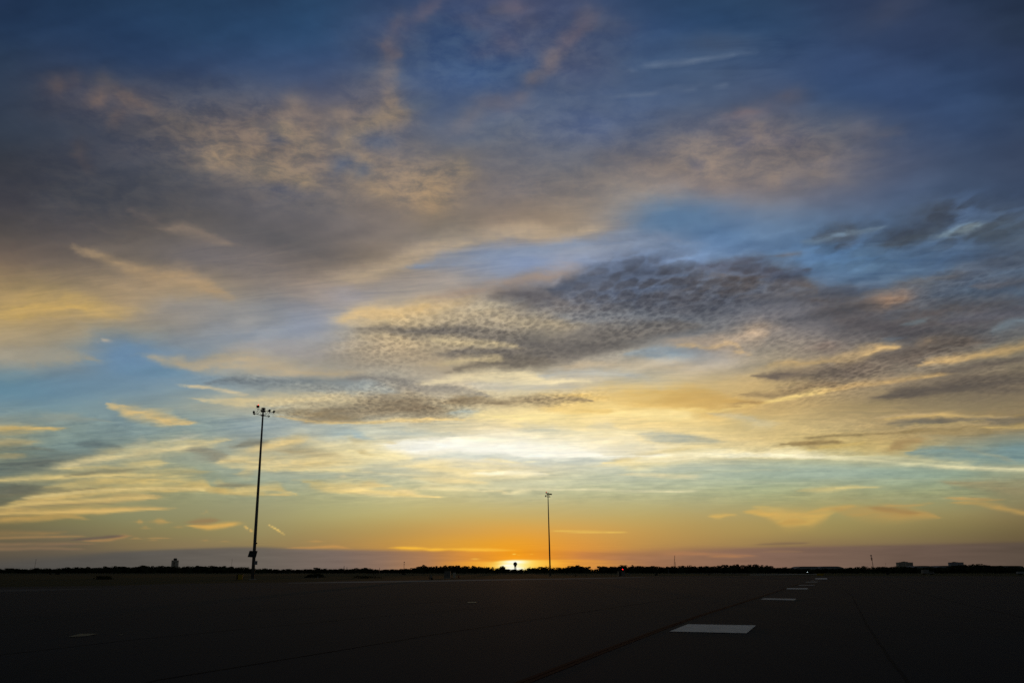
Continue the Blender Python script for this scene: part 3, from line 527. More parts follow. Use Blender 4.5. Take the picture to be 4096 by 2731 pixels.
def row_node(nt, tv, vals):
    n = nt.n('ShaderNodeRGBCurve', {'Color': tv}); mp = n.mapping; mp.use_clip = False; mp.extend = 'HORIZONTAL'; N = len(vals)
    for k in range(3):
        pts = mp.curves[k].points; y = vals[:, k]; x = np.arange(N)/(N-1)
        # skip points that a straight line between their neighbours gives anyway
        d2 = np.abs(np.convolve(y, (-.5, 1, -.5), 'same')); d4 = np.abs(np.convolve(y, (-.5, 0, 1, 0, -.5), 'same')); tol = .0006+.004*y
        flat = (d2 < tol) & (d4 < tol*2); flat[::4] = False; keep = np.nonzero(~flat)[0]
        keep = [0]+[int(i) for i in keep if 0 < i < N-1]+[N-1]
        pts[0].location = (0, float(y[0])); pts[1].location = (1, float(y[-1]))
        for i in keep[1:-1]: pts.new(float(x[i]), float(y[i]))
    mp.update()
    return n.outputs[0]
def ladder(nt, vs_, tv, elv, grids, eps=0.):
    acc = None
    for i, v in enumerate(vs_):
        if acc is None: acc = row_node(nt, tv, grids[v]); continue
        # the tiny term makes Cycles work down the rows one after another instead of all at once
        tin = nt.n('ShaderNodeVectorMath', {0: acc, 1: (1e-7, 1e-7, 1e-7), 2: tv}, operation='MULTIPLY_ADD').outputs[0]
        out = row_node(nt, tin, grids[v])
        acc = nt.mix(nt.mr(elv, el_of(vs_[i-1])+eps, el_of(v)+eps), acc, out)
    return acc
def group(name, ins, out):
    g = bpy.data.node_groups.new(name, 'ShaderNodeTree')
    for k, typ in ins: g.interface.new_socket(k, in_out='INPUT', socket_type=typ)
    g.interface.new_socket('out', in_out='OUTPUT', socket_type=out)
    nt = NT(g); gi = g.nodes.new('NodeGroupInput'); go = g.nodes.new('NodeGroupOutput')
    return g, nt, [gi.outputs[k] for k, _ in ins], lambda sock: g.links.new(sock, go.inputs[0])
# textures of the three kinds of cloud
def puffs(vec, scale, wob):              # rounded cloudlets: cell centres 0, the gaps between them 1
    nz = noise(vec, scale*.8, 3., .6).outputs['Color']
    v2 = w.n('ShaderNodeVectorMath', {0: nz, 1: (wob/scale,)*3, 2: vec}, operation='MULTIPLY_ADD').outputs[0]
    return w.n('ShaderNodeTexVoronoi', {'Vector': v2, 'Scale': scale, 'Smoothness': .45}, feature='SMOOTH_F1', voronoi_dimensions='2D').outputs['Distance']
cell_s = noise(deck(10, 1, .56, 4.), 52., 5., .66, .2).outputs['Fac']
patchy = noise(deck(0, 1, 1, 7.), 6., 3., .5).outputs['Fac']
pf_s = w.mr(puffs(deck(12, 1, .62, 4.), 46., 1.1), .22, .62, 0., 1., True); pf_l = w.mr(puffs(deck(14, 1, .62, 6.), 22., 1.3), .26, .64, 0., 1., True)
cell = w.m('ADD', w.m('MULTIPLY', w.mr(cell_s, .38, .62, 0., 1., True), .5), w.m('MULTIPLY', pf_s, .5))
cellb = w.m('MULTIPLY', pf_l, w.mr(patchy, .35, .6, .35, 1.)); high = w.mr(el, R(14.6), R(17.8), 0., 1., True)
fib = w.mr(noise(deck(-9, .5, 2.4, 9.), 9., 9, .68, 1.1).outputs['Fac'], .3, .7, 0., 1., True)
lump = w.mr(noise(deck(0, 1, 1, 2.), 19., 8, .66, .3).outputs['Fac'], .33, .67, 0., 1., True)
def modulate(nt, c, wgt, tex, lo, hi):
    k = nt.mix(tex, lo+(1,), hi+(1,))
    return nt.mix(wgt, c, nt.mix(1., c, k, 'MULTIPLY'))
rowsC = [round(float(v), 2) for v in list(np.arange(1314, 1236, -2.))+list(np.arange(1236, 900, -3.4))+list(np.arange(900, 560, -5.5))+list(np.arange(560, -24, -9.5))+[-80, -200]]
NAZ, NP = 3, 256
tm = make_t(-AZ, AZ); gm = {}
for v in rowsM:
    u, q = project(np.linspace(-AZ, AZ, 64), np.full(64, el_of(v))); gm[v] = paint(u, q)[1]
g_, nt_, (i_tv, i_el), fin = group('cloud_kinds', (('tv', 'NodeSocketColor'), ('el', 'NodeSocketFloat')), 'NodeSocketColor')
fin(ladder(nt_, rowsM, i_tv, i_el, gm))
gn = w.n('ShaderNodeGroup', node_tree=g_); wt.links.new(tm, gn.inputs[0]); wt.links.new(el2, gn.inputs[1])
sm = w.n('ShaderNodeSeparateColor', {0: gn.outputs[0]}).outputs
m0p = w.m('MULTIPLY', sm[0], w.mr(noise(deck(15, 1, .7, 12.), 3.6, 4., .6).outputs['Fac'], .36, .60, .25, 1.1, True), clamp=True); sm0b = w.m('MULTIPLY', m0p, high); sm0s = w.m('SUBTRACT', m0p, w.m('MULTIPLY', sm0b, .7))
TV = [make_t(-AZ+2*AZ*b/NAZ, -AZ+2*AZ*(b+1)/NAZ) for b in range(NAZ)]
BL = 14                                   # rows per block; neighbouring blocks share their border row
blocks = [rowsC[i:i+BL+1] for i in range(0, len(rowsC)-1, BL)]
INS = [('tv', 'NodeSocketColor')]+[(k, 'NodeSocketFloat') for k in ('el', 'm0', 'm0b', 'm1', 'm2', 'cell', 'cellb', 'fib', 'lump')]
def sky_block(vs_, b, odd):
    a0, a1 = -AZ+2*AZ*b/NAZ, -AZ+2*AZ*(b+1)/NAZ
    U, V = zip(*[project(np.linspace(a0, a1, NP), np.full(NP, el_of(v))) for v in vs_])
    C = lin(paint(np.array(U), np.array(V))[0])+1e-6*odd        # border rows must not merge
    g, nt, (tv, e, m0, m0b, m1, m2, ce, ceb, fi, lu), fin = group('sky_rows', INS, 'NodeSocketShader')
    c = ladder(nt, vs_, tv, e, {v: C[i] for i, v in enumerate(vs_)}, b*2e-6)     # nor may the two halves share nodes
    c = modulate(nt, c, m2, lu, (.66, .74, .88), (1.36, 1.26, 1.12))
    c = modulate(nt, c, m0, ce, (.70, .69, .71), (1.50, 1.45, 1.36))
    c = modulate(nt, c, m0b, ceb, (.74, .72, .72), (1.35, 1.55, 1.75))
    c = modulate(nt, c, m1, fi, (.76, .81, .86), (1.18, 1.15, 1.07))
    fin(nt.n('ShaderNodeBackground', {0: c, 1: 1.}).outputs[0])
    gn = w.n('ShaderNodeGroup', node_tree=g)
    for i, sck in enumerate((TV[b], el2, sm0s, sm0b, sm[1], sm[2], cell, cellb, fib, lump)): wt.links.new(sck, gn.inputs[i])
    return gn.outputs[0]
def tree_mix(items, sel):                 # items: shaders in order, sel(i): true from item i on
    if len(items) == 1: return items[0][1]
    h = len(items)//2
    return w.n('ShaderNodeMixShader', {0: sel(items[h][0]), 1: tree_mix(items[:h], sel), 2: tree_mix(items[h:], sel)}).outputs[0]
cols_ = []
for b in range(NAZ):
    cols_.append((b, tree_mix([(i, sky_block(vs_, b, i % 5)) for i, vs_ in enumerate(blocks)], lambda i: w.m('GREATER_THAN', el2, el_of(blocks[i][0])))))
bg_p = tree_mix(cols_, lambda b: w.m('GREATER_THAN', az2, -AZ+2*AZ*b/NAZ))
nish = w.n('ShaderNodeTexSky', sky_type='NISHITA', sun_disc=False, sun_elevation=SUN_EL, sun_rotation=SUN_AZ, air_density=1., dust_density=1.5, ozone_density=1.)
bg_n = w.n('ShaderNodeBackground', {0: nish.outputs[0], 1: .1}).outputs[0]
inside = w.m('MULTIPLY', w.mr(w.m('ABSOLUTE', az), R(33.), R(50), 1., 0., True), w.mr(el, R(35.5), R(50), 1., 0., True))
ms = w.n('ShaderNodeMixShader', {0: inside, 1: bg_n, 2: bg_p}).outputs[0]
w.n('ShaderNodeOutputWorld', {0: ms})
# ---------------------------------------------------------------- helpers
rnd = random.Random(5)
def tag(o, label=None, cat=None, group=None, kind=None):
    for k, v in (('label', label), ('category', cat), ('group', group), ('kind', kind)):
        if v: o[k] = v
    return o
def empty(name, loc, label, cat, group=None, rz=0.):
    o = bpy.data.objects.new(name, None); col.objects.link(o); o.location = loc; o.rotation_euler = (0, 0, rz)
    o.empty_display_size = .2
    return tag(o, label, cat, group)
class MB:
    def __init__(s): s.v = []; s.f = []
    def add(s, vs, fs):
        b = len(s.v); s.v += [tuple(v) for v in vs]; s.f += [tuple(i+b for i in f) for f in fs]; return s
    def hexa(s, a, b):                                   # bottom 4, top 4, both counter-clockwise from above
        return s.add(list(a)+list(b), [(3, 2, 1, 0), (4, 5, 6, 7), (0, 1, 5, 4), (1, 2, 6, 5), (2, 3, 7, 6), (3, 0, 4, 7)])
    def box(s, cx, cy, z0, sx, sy, sz, top=1.):
        q = lambda k, z: [(cx-sx/2*k, cy-sy/2*k, z), (cx+sx/2*k, cy-sy/2*k, z), (cx+sx/2*k, cy+sy/2*k, z), (cx-sx/2*k, cy+sy/2*k, z)]
        return s.hexa(q(1, z0), q(top, z0+sz))
    def tube(s, pts, rad, n=10):
        pts = [Vector(p) for p in pts]; rad = rad if isinstance(rad, (list, tuple)) else [rad]*len(pts); b = len(s.v)
        for i, p in enumerate(pts):
            d = (pts[min(i+1, len(pts)-1)]-pts[max(i-1, 0)]).normalized()
            a = d.orthogonal().normalized(); c = d.cross(a)
            s.v += [tuple(p+(a*math.cos(2*math.pi*k/n)+c*math.sin(2*math.pi*k/n))*rad[i]) for k in range(n)]
        for i in range(len(pts)-1):
            for k in range(n):
                s.f.append((b+i*n+k, b+i*n+(k+1) % n, b+(i+1)*n+(k+1) % n, b+(i+1)*n+k))
        s.f.append(tuple(b+k for k in range(n))[::-1]); s.f.append(tuple(b+(len(pts)-1)*n+k for k in range(n)))
        return s
    def lathe(s, prof, c=(0, 0, 0), n=20):
        b = len(s.v)
        for r, z in prof: s.v += [(c[0]+r*math.cos(2*math.pi*k/n), c[1]+r*math.sin(2*math.pi*k/n), c[2]+z) for k in range(n)]
        for i in range(len(prof)-1):
            for k in range(n): s.f.append((b+i*n+k, b+i*n+(k+1) % n, b+(i+1)*n+(k+1) % n, b+(i+1)*n+k))
        s.f.append(tuple(b+k for k in range(n))[::-1]); s.f.append(tuple(b+(len(prof)-1)*n+k for k in range(n)))
        return s
    def quad(s, *p): return s.add(p, [tuple(range(len(p)))])
    def leaf(s, p, r):
        a = Vector((rnd.gauss(0, 1), rnd.gauss(0, 1), rnd.gauss(0, 1))).normalized(); b = a.orthogonal().normalized(); c = a.cross(b); p = Vector(p)
        k = rnd.uniform(.6, 1.2); t = rnd.uniform(0, 6.28); b, c = b*math.cos(t)+c*math.sin(t), c*math.cos(t)-b*math.sin(t)
        return s.add([p-b*r*k-c*r*.5, p+b*r*.2-c*r*.6, p+b*r*k+c*r*.3, p-b*r*.1+c*r*.7], [(0, 1, 2, 3)])
    def mesh(s, name, m):
        me = bpy.data.meshes.new(name); me.from_pydata(s.v, [], s.f); me.materials.append(m); me.update(); return me
    def build(s, name, m, parent=None, smooth=False):
        me = s.mesh(name, m)
        if smooth:
            for p in me.polygons: p.use_smooth = True
        o = bpy.data.objects.new(name, me); col.objects.link(o)
        if parent: o.parent = parent
        return o
def mat(name, c, rough=.8, metal=0., var=.25, scale=1., spec=.3, emit=None, bump=0.):
    m = bpy.data.materials.new(name); m.use_nodes = True; nt = NT(m.node_tree); b = m.node_tree.nodes['Principled BSDF']
    co = nt.n('ShaderNodeTexCoord').outputs['Object']
    f = nt.n('ShaderNodeTexNoise', {'Vector': co, 'Scale': scale, 'Detail': 5.}).outputs['Fac']
    lo = tuple(x*(1-var) for x in c)+(1,); hi = tuple(min(1, x*(1+var)) for x in c)+(1,)
    m.node_tree.links.new(nt.mix(f, lo, hi), b.inputs['Base Color'])
    b.inputs['Roughness'].default_value = rough; b.inputs['Metallic'].default_value = metal; b.inputs['Specular IOR Level'].default_value = spec
    if emit:
        b.inputs['Emission Color'].default_value = tuple(emit[:3])+(1,); b.inputs['Emission Strength'].default_value = emit[3]
    return m
M_ = dict(
    leaf=mat('foliage', (.045, .055, .025), .9, 0, .5, .6, .1), bark=mat('bark', (.06, .045, .03), .9, 0, .3, 2., .1),
    shrub=mat('shrub_leaf', (.04, .05, .022), .9, 0, .5, 1.5, .1),
    steel=mat('galvanised_steel', (.14, .15, .17), .6, .0, .2, .8), dark=mat('dark_metal', (.03, .03, .032), .6, 0, .3, 2.),
    panel=mat('solar_cell', (.012, .014, .02), .35, 0, .2, 3.), grey=mat('grey_enclosure', (.20, .235, .30), .6, 0, .15, 2.),
    concrete=mat('pale_concrete', (.42, .41, .40), .85, 0, .2, .15), glass=mat('dark_glass', (.02, .022, .026), .15, 0, .2, 1., .5),
    blue=mat('bluish_render', (.27, .31, .42), .85, 0, .15, .1), roof=mat('roof_sheet', (.10, .10, .11), .7, 0, .2, .2),
    yellow=mat('yellow_sign_face', (.35, .26, .02), .6, 0, .25, 2.), black=mat('black_paint', (.015, .015, .016), .7, 0, .3, 2.),
    white=mat('white_paint', (.17, .19, .22), .6, 0, .15, 1.), red=mat('red_paint', (.25, .03, .02), .6, 0, .25, 4.),
    rubber=mat('rubber', (.02, .02, .02), .8, 0, .2, 4.), tank=mat('tank_steel', (.25, .24, .24), .6, 0, .2, .3),
    redlamp=mat('red_lamp', (.5, .02, .02), .4, 0, .1, 4., .3, (1., .03, .02, 2.)), redbright=mat('red_beacon', (.5, .02, .02), .4, 0, .1, 4., .3, (1., .01, .01, 7.)),
    whitelamp=mat('white_lamp', (.8, .9, 1.), .4, 0, .1, 4., .3, (.75, .95, 1., 3.)))
# ---------------------------------------------------------------- the ground
def sheet(name, pts, m, z):
    o = MB().quad(*[(p[0], p[1], z) for p in pts]).build(name, m); return tag(o, kind='structure')
def asphalt(name, c, seed):
    m = bpy.data.materials.new(name); m.use_nodes = True; nt = NT(m.node_tree); b = m.node_tree.nodes['Principled BSDF']
    co = nt.n('ShaderNodeTexCoord').outputs['Object']
    big = nt.n('ShaderNodeTexNoise', {'Vector': co, 'Scale': .05, 'Detail': 6., 'Roughness': .6}).outputs['Fac']
    mp = nt.n('ShaderNodeMapping', {'Vector': co, 'Rotation': (0, 0, R(71)), 'Scale': (.9, .035, 1)}).outputs[0]
    lane = nt.n('ShaderNodeTexNoise', {'Vector': mp, 'Scale': 1., 'Detail': 4.}).outputs['Fac']
    fine = nt.n('ShaderNodeTexNoise', {'Vector': co, 'Scale': 22., 'Detail': 6., 'Roughness': .75}).outputs['Fac']
    v = nt.m('MULTIPLY', nt.mr(big, .3, .7, .84, 1.16), nt.m('MULTIPLY', nt.mr(lane, .3, .7, .92, 1.08), nt.mr(fine, .2, .8, .80, 1.20)))
    cc = nt.n('ShaderNodeVectorMath', {0: c, 3: v}, operation='SCALE').outputs[0]
    m.node_tree.links.new(cc, b.inputs['Base Color']); b.inputs['Roughness'].default_value = .95; b.inputs['Specular IOR Level'].default_value = .03
    bp = nt.n('ShaderNodeBump', {'Height': fine, 'Strength': .15, 'Distance': .006}); m.node_tree.links.new(bp.outputs[0], b.inputs['Normal'])
    return m
def grass_mat():
    m = bpy.data.materials.new('mown_grass'); m.use_nodes = True; nt = NT(m.node_tree); b = m.node_tree.nodes['Principled BSDF']
    co = nt.n('ShaderNodeTexCoord').outputs['Object']
    mp = nt.n('ShaderNodeMapping', {'Vector': co, 'Rotation': (0, 0, R(-6)), 'Scale': (.01, .06, 1)}).outputs[0]
    a = nt.n('ShaderNodeTexNoise', {'Vector': mp, 'Scale': 1., 'Detail': 6., 'Roughness': .65}).outputs['Fac']
    f = nt.n('ShaderNodeTexNoise', {'Vector': co, 'Scale': 1.3, 'Detail': 5.}).outputs['Fac']
    k = nt.m('MULTIPLY', nt.mr(a, .3, .7, .55, 1.45), nt.mr(f, .3, .7, .75, 1.25))
    cc = nt.n('ShaderNodeVectorMath', {0: GRASS_C, 3: k}, operation='SCALE').outputs[0]
    m.node_tree.links.new(cc, b.inputs['Base Color']); b.inputs['Roughness'].default_value = 1.; b.inputs['Specular IOR Level'].default_value = .02
    return m
M_['pane'] = mat('tinted_pane', (.16, .17, .20), .4, 0, .2, 1., .3)
M_['asphalt'] = asphalt('apron_asphalt', ASPHALT_C, 0); M_['asphalt2'] = asphalt('pale_shoulder', (.30, .29, .28), 1); M_['asphalt3'] = asphalt('worn_shoulder', (.075, .08, .09), 2)
M_['grass'] = grass_mat()
M_['joint'] = mat('joint_sealant', (.0145, .018, .024), .95, 0, .3, 3., .02); M_['redline'] = mat('faded_red_paint', (.040, .008, .008), .95, 0, .5, 2., .02)
M_['tan'] = mat('worn_cream_paint', (.22, .19, .12), .85, 0, .35, 6., .1); M_['cream'] = mat('cream_paint', (.75, .64, .40), .85, 0, .25, 6., .1)
def bar_mat(name, c, wear):
    m = bpy.data.materials.new(name); m.use_nodes = True; nt = NT(m.node_tree); b = m.node_tree.nodes['Principled BSDF']
    co = nt.n('ShaderNodeTexCoord').outputs['Object']
    mp = nt.n('ShaderNodeMapping', {'Vector': co, 'Rotation': (0, 0, R(19)), 'Scale': (9., .5, 1)}).outputs[0]
    a = nt.n('ShaderNodeTexNoise', {'Vector': mp, 'Scale': 1., 'Detail': 6., 'Roughness': .7}).outputs['Fac']
    g = nt.n('ShaderNodeTexNoise', {'Vector': co, 'Scale': 40., 'Detail': 4., 'Roughness': .8}).outputs['Fac']
    k = nt.m('MULTIPLY', nt.mr(a, .3, .66, 1-wear, 1.15), nt.mr(g, .3, .7, .82, 1.15))
    cc = nt.n('ShaderNodeVectorMath', {0: c, 3: k}, operation='SCALE').outputs[0]
    m.node_tree.links.new(cc, b.inputs['Base Color']); b.inputs['Roughness'].default_value = .8; b.inputs['Specular IOR Level'].default_value = .15
    return m
M_['bar'] = bar_mat('worn_white_paint', BAR_C, .38); M_['bar_bright'] = bar_mat('fresh_cream_paint', tuple(min(.95, x*1.1) for x in BAR_C), .2); M_['bar_dim'] = bar_mat('faded_white_paint', tuple(x*.75 for x in BAR_C), .5)
sheet('grass_field', [(-9000, -400), (9000, -400), (9000, 14000), (-9000, 14000)], M_['grass'], 0.)
EDGE_PX = [(0, 2348), (460, 2341.5), (700, 2334.5), (1000, 2330), (1250, 2326.5), (1400, 2323), (1750, 2318), (2000, 2314), (2350, 2309.5), (2600, 2303.8), (2800, 2302.6), (3000, 2302.2), (3500, 2302.6), (4096, 2303.6)]
ep = [G(*p) for p in EDGE_PX]
d0 = (ep[0]-ep[2]); left = ep[0]+d0*40; right = Vector((2500, ep[-1].y-40, 0))
apron = [left]+ep+[right, Vector((2500, -300, 0)), Vector((left.x, -300, 0))]
# a gently ragged edge where grass creeps over the asphalt
rag = []
for a, b in zip(apron[:len(ep)], apron[1:len(ep)+1]):
    n = max(2, min(400, int((b-a).length/1.2)))
    for k in range(n): rag.append(a.lerp(b, k/n)+Vector((0, rnd.gauss(0, .18), 0)))
mb_ = MB()
rag = [p for p in rag]+[ep[-1], right]
for a, b in zip(rag, rag[1:]): mb_.quad((a.x, -300, .02), (b.x, -300, .02), (b.x, b.y, .02), (a.x, a.y, .02))
tag(mb_.build('apron', M_['asphalt']), kind='structure')
def ribbon(name, pts, wid, m, z=.026):
    pts = [Vector((p[0], p[1], 0)) for p in pts]; mb = MB(); L = []; Rr = []
    for i, p in enumerate(pts):
        d = (pts[min(i+1, len(pts)-1)]-pts[max(i-1, 0)]).normalized(); nn = Vector((-d.y, d.x, 0)); wd = wid[i] if isinstance(wid, (list, tuple)) else wid
        L.append(p+nn*wd/2); Rr.append(p-nn*wd/2)
    for i in range(len(pts)-1): mb.quad(*[(q.x, q.y, z) for q in (L[i], Rr[i], Rr[i+1], L[i+1])])
    return tag(mb.build(name, m), kind='structure')
def band(name, up, lo, m, z=.026):
    a = [G(*p) for p in up]; b = [G(*p) for p in lo]
    return tag(MB().quad(*[(q.x, q.y, z) for q in b+a[::-1]]).build(name, m), kind='structure')
band('shoulder', [(1150, 2331), (1400, 2325.5), (1750, 2320.5), (2000, 2316.5), (2350, 2311.5), (2580, 2306.5)], [(1150, 2332), (1400, 2330.5), (1750, 2325.2), (2000, 2320.2), (2350, 2314.4), (2580, 2307.6)], M_['asphalt2'])
band('shoulder', [(-900, 2370), (0, 2357.5), (200, 2355.6), (500, 2353)], [(-900, 2390), (0, 2368), (200, 2362), (500, 2354.4)], M_['asphalt3'])
band('taxiway', [(2700, 2292.2), (3000, 2292.4), (3170, 2292.9)], [(2700, 2292.7), (3000, 2294.2), (3170, 2294.2)], M_['asphalt3'], .02)
band('taxiway', [(3000, 2297.), (3170, 2295.3), (3280, 2295)], [(3000, 2299.), (3170, 2298.0), (3280, 2297.)], M_['asphalt2'], .02)
def crack(pts, wid, jit=.05):
    P2 = []
    g = [G(*p) for p in pts]
    for a, b in zip(g, g[1:]):
        n = max(2, min(60, int((b-a).length/.8)))
        for k in range(n): P2.append(a.lerp(b, k/n)+Vector((rnd.gauss(0, jit), 0, 0)))
    P2.append(g[-1]); return ribbon('pavement_joint', P2, wid, M_['joint'])
crack([(3368, 2351), (3410, 2385), (3470, 2507), (3560, 2640), (3660, 2765)], .05, .012)
crack([(3560, 2340), (3622, 2360), (3900, 2427), (4096, 2472), (4400, 2545)], .05, .02)
crack([(420, 2790), (624, 2725), (1250, 2622), (1700, 2546), (2096, 2485), (2500, 2424), (2820, 2378)], .06, .02)
crack([(-200, 2650), (0, 2623), (500, 2565), (1000, 2515), (1600, 2460), (2000, 2428)], .04, .02)
crack([(0, 2470), (900, 2452), (1900, 2400)], .05, .03)
redp = [(1900, 2800), (2102, 2731), (2397, 2614), (2655, 2534), (2802, 2463), (3038, 2394), (3145, 2356), (3200, 2334)]
redp = [(1850, 2832), (2102, 2731), (2397, 2614.5), (2655, 2515), (2802, 2463), (3030, 2391), (3140, 2354), (3200, 2334)]
gp = [G(*p) for p in redp]
for off in (-.065, .065): ribbon('red_line', [q+Vector((off, 0, 0)) for q in gp], .10, M_['redline'], .028)
def bar(q, m, lab):
    g = [G(*p) for p in q]; c = sum(g, Vector())/4
    o = MB().quad(*[(p.x-c.x, p.y-c.y, 0) for p in g]).build('pavement_marking', m); o.location = (c.x, c.y, .034)
    return tag(o, kind='structure')
bar([(2677.5, 2529), (2987, 2536), (3025, 2504), (2751, 2499.4)], M_['bar'], '')
bar([(3043, 2399), (3178, 2402), (3185.5, 2395.5), (3056, 2393)], M_['bar_dim'], '')
bar([(3144.5, 2356.2), (3230.5, 2356.8), (3232.5, 2352.8), (3149, 2352.2)], M_['bar'], '')
bar([(3194, 2341.2), (3257, 2341.4), (3258, 2339.8), (3196, 2339.6)], M_['bar_dim'], '')
bar([(3221, 2328.4), (3269.6, 2328.6), (3270.5, 2327.), (3223, 2326.8)], M_['bar_dim'], '')
bar([(3241.5, 2323.1), (3280.6, 2323.2), (3281, 2322.3), (3243, 2322.2)], M_['bar_dim'], '')
bar([(3260, 2315.6), (3308.7, 2315.8), (3309.2, 2312.1), (3262, 2312)], M_['bar_bright'], '')
bar([(268, 2552), (345, 2548), (392, 2538), (320, 2538.6)], M_['tan'], '')
bar([(1868, 2411.8), (1906, 2411), (1904, 2408.8), (1872, 2409.2)], M_['cream'], '')
bar([(470, 2543.5), (486, 2543.2), (494, 2541.2), (479, 2541.4)], M_['tan'], '')
# ---------------------------------------------------------------- tall floodlight masts
def build_mast():
    Y = G(1010, 2318).y; s = Y/FPX
    base = G(1010, 2318); top = P(1150/15.68+980, 1630.3, base.y)
    H = top.z; lean = top.x-base.x
    root = empty('floodlight_mast', (base.x, base.y, 0), 'tall near floodlight mast with a solar panel low on its pole', 'light mast', 'tall floodlight masts on the airfield')
    cxz = lambda z: lean*z/H
    MB().tube([(0, 0, 0), (cxz(H*.33), 0, H*.33), (cxz(H*.66), 0, H*.66), (cxz(H-.2), 0, H-.2)], [.34, .30, .235, .16], 16).build('pole', M_['steel'], root, True)
    MB().box(0, 0, 0, 1.2, 1.2, .12).build('base_plate', M_['concrete'], root)
    z = lambda py: H-(py-475)/15.68*s
    x = lambda px: (px-1150)/15.68*s+lean
    MB().lathe([(.02, z(470)), (.30, z(485)), (.44, z(510)), (.44, z(575)), (.16, z(590))][::-1], (x(1162), 0, 0), 18).build('head_cap', M_['dark'], root, True)
    MB().box(x(1150), 0, z(745), .80, .7, z(625)-z(745), .96).build('winch_housing', M_['dark'], root)
    MB().lathe([(.40, z(1000)), (.41, z(985)), (.41, z(945)), (.30, z(928))], (x(1142), 0, 0), 18).build('lowering_ring', M_['dark'], root)
    for xx in (1015, 1287): MB().tube([(x(xx), 0, z(950)), (x(xx+4), 0, z(690))], .035, 6).build('guide_rod', M_['dark'], root)
    dirx = 1.35
    sl = base.x/base.y
    U_ = lambda px, dz=0.: (x(px)+(x(px)-x(1150))*dirx*sl, (x(px)-x(1150))*dirx, z(640)+dz)
    L_ = lambda px, dz=0.: (x(px)+(x(px)-x(1150))*dirx*sl, (x(px)-x(1150))*dirx, z(968)+dz)
    MB().tube([U_(770), U_(1760)], .05, 8).build('upper_crossarm', M_['dark'], root)
    MB().tube([L_(520), L_(1510)], .05, 8).build('lower_crossarm', M_['dark'], root)
    for a, b in (((870), (680)), ((1030), (800)), ((1480), (1290)), ((1630), (1410))): MB().tube([U_(a), L_(b)], .034, 6).build('brace', M_['dark'], root)
    MB().tube([L_(805, -.1), (L_(805)[0], L_(805)[1], z(600))], .012, 5).build('conductor', M_['dark'], root)
    MB().tube([(x(1175), 0, z(475)), (x(1185), 0, z(170))], [.012, .006], 5).build('lightning_rod', M_['steel'], root)
    def flood(p, sc, yaw, tilt=35):
        m = MB(); m.box(0, 0, -.20, .34, .10, .40); m.hexa([(-.17, .05, -.16), (.17, .05, -.16), (.17, .05, .2), (-.17, .05, .2)], [(-.26, .34, -.24), (.26, .34, -.24), (.26, .34, .26), (-.26, .34, .26)])
        o = m.build('floodlight', M_['dark'], root); o.location = p; o.rotation_euler = (-R(tilt), 0, R(yaw)); o.scale = (sc,)*3
        y = MB().tube([(0, 0, -.34), (0, .05, 0)], .03, 6).build('bracket', M_['dark'], o)
    a = U_(850); flood((a[0], a[1], z(470)), 1.05, 150, 10)
    a = U_(1505); flood((a[0], a[1], a[2]+.26), 1.15, -70)
    a = U_(1800); flood((a[0], a[1], a[2]+.28), 1.15, -70)
    a = L_(548); flood((a[0], a[1], a[2]+.36), .8, -120)
    a = L_(620); flood((a[0], a[1], a[2]+.05), .8, 95, 70)
    a = L_(1515); flood((a[0], a[1], a[2]+.14), .7, -60)
    a = U_(825)
    lamp = MB().lathe([(.08, -.14), (.10, -.1), (.10, .07), (.05, .13)], n=12).build('obstruction_lamp', M_['redlamp'], root, True); lamp.location = (a[0], a[1], z(380))
    MB().tube([(0, 0, -.3), (0, 0, -.14)], .05, 6).build('lamp_socket', M_['dark'], lamp)
    # solar panel, cabinets
    q = [P(*p, base.y) for p in ((994, 2226.6), (1026.7, 2229.7), (1032.1, 2202.4), (1000.2, 2201.8))]
    ctr = sum(q, Vector())/4; off = [(-.1), (-.1), (.25), (.25)]
    fr = [Vector((p.x-base.x, -.62+o, p.z)) for p, o in zip(q, off)]; bk = [p+Vector((0, .05, 0)) for p in fr]
    sp = MB().hexa([fr[0], fr[1], bk[1], bk[0]], [fr[3], fr[2], bk[2], bk[3]]).build('solar_panel', M_['panel'], root)
    mid = [fr[0].lerp(fr[3], .48), fr[1].lerp(fr[2], .48)]
    MB().tube([m+Vector((.04 if i == 0 else -.04, -.012, 0)) for i, m in enumerate(mid)], .018, 5).build('panel_seam', M_['steel'], sp)
    MB().tube([(fr[0]+fr[2])/2+Vector((0, .05, 0)), Vector((cxz(ctr.z), 0, ctr.z-.2))], .05, 6).build('panel_arm', M_['steel'], root)
    c = P(1023.8, 2250, base.y); MB().box(c.x-base.x, -.18, c.z-.37, .60, .35, .74).build('control_box', M_['grey'], root)
    c = P(1026.6, 2172, base.y); MB().box(c.x-base.x, -.05, c.z-.13, .22, .2, .28).build('junction_box', M_['steel'], root)
    return root, H
mast, MH = build_mast()
def copy_tree(o, parent=None, skip=()):
    c = o.copy(); col.objects.link(c)
    if parent: c.parent = parent
    for ch in o.children:
        if ch.name.split('.')[0] not in skip: copy_tree(ch, c, skip)
    return c
def children_done(): bpy.context.view_layer.update()
children_done()
m2 = copy_tree(mast, None, ('solar_panel', 'panel_arm', 'control_box', 'junction_box', 'lightning_rod'))
b2 = G(2201, 2305); t2 = P(2199.6, 1970.5, b2.y)
m2.location = (b2.x, b2.y, 0); k2 = t2.z/MH; m2.scale = (k2,)*3; m2.rotation_euler = (0, -R(1.15), 0)
m2['label'] = 'farther floodlight mast rising from the field just right of the sun'
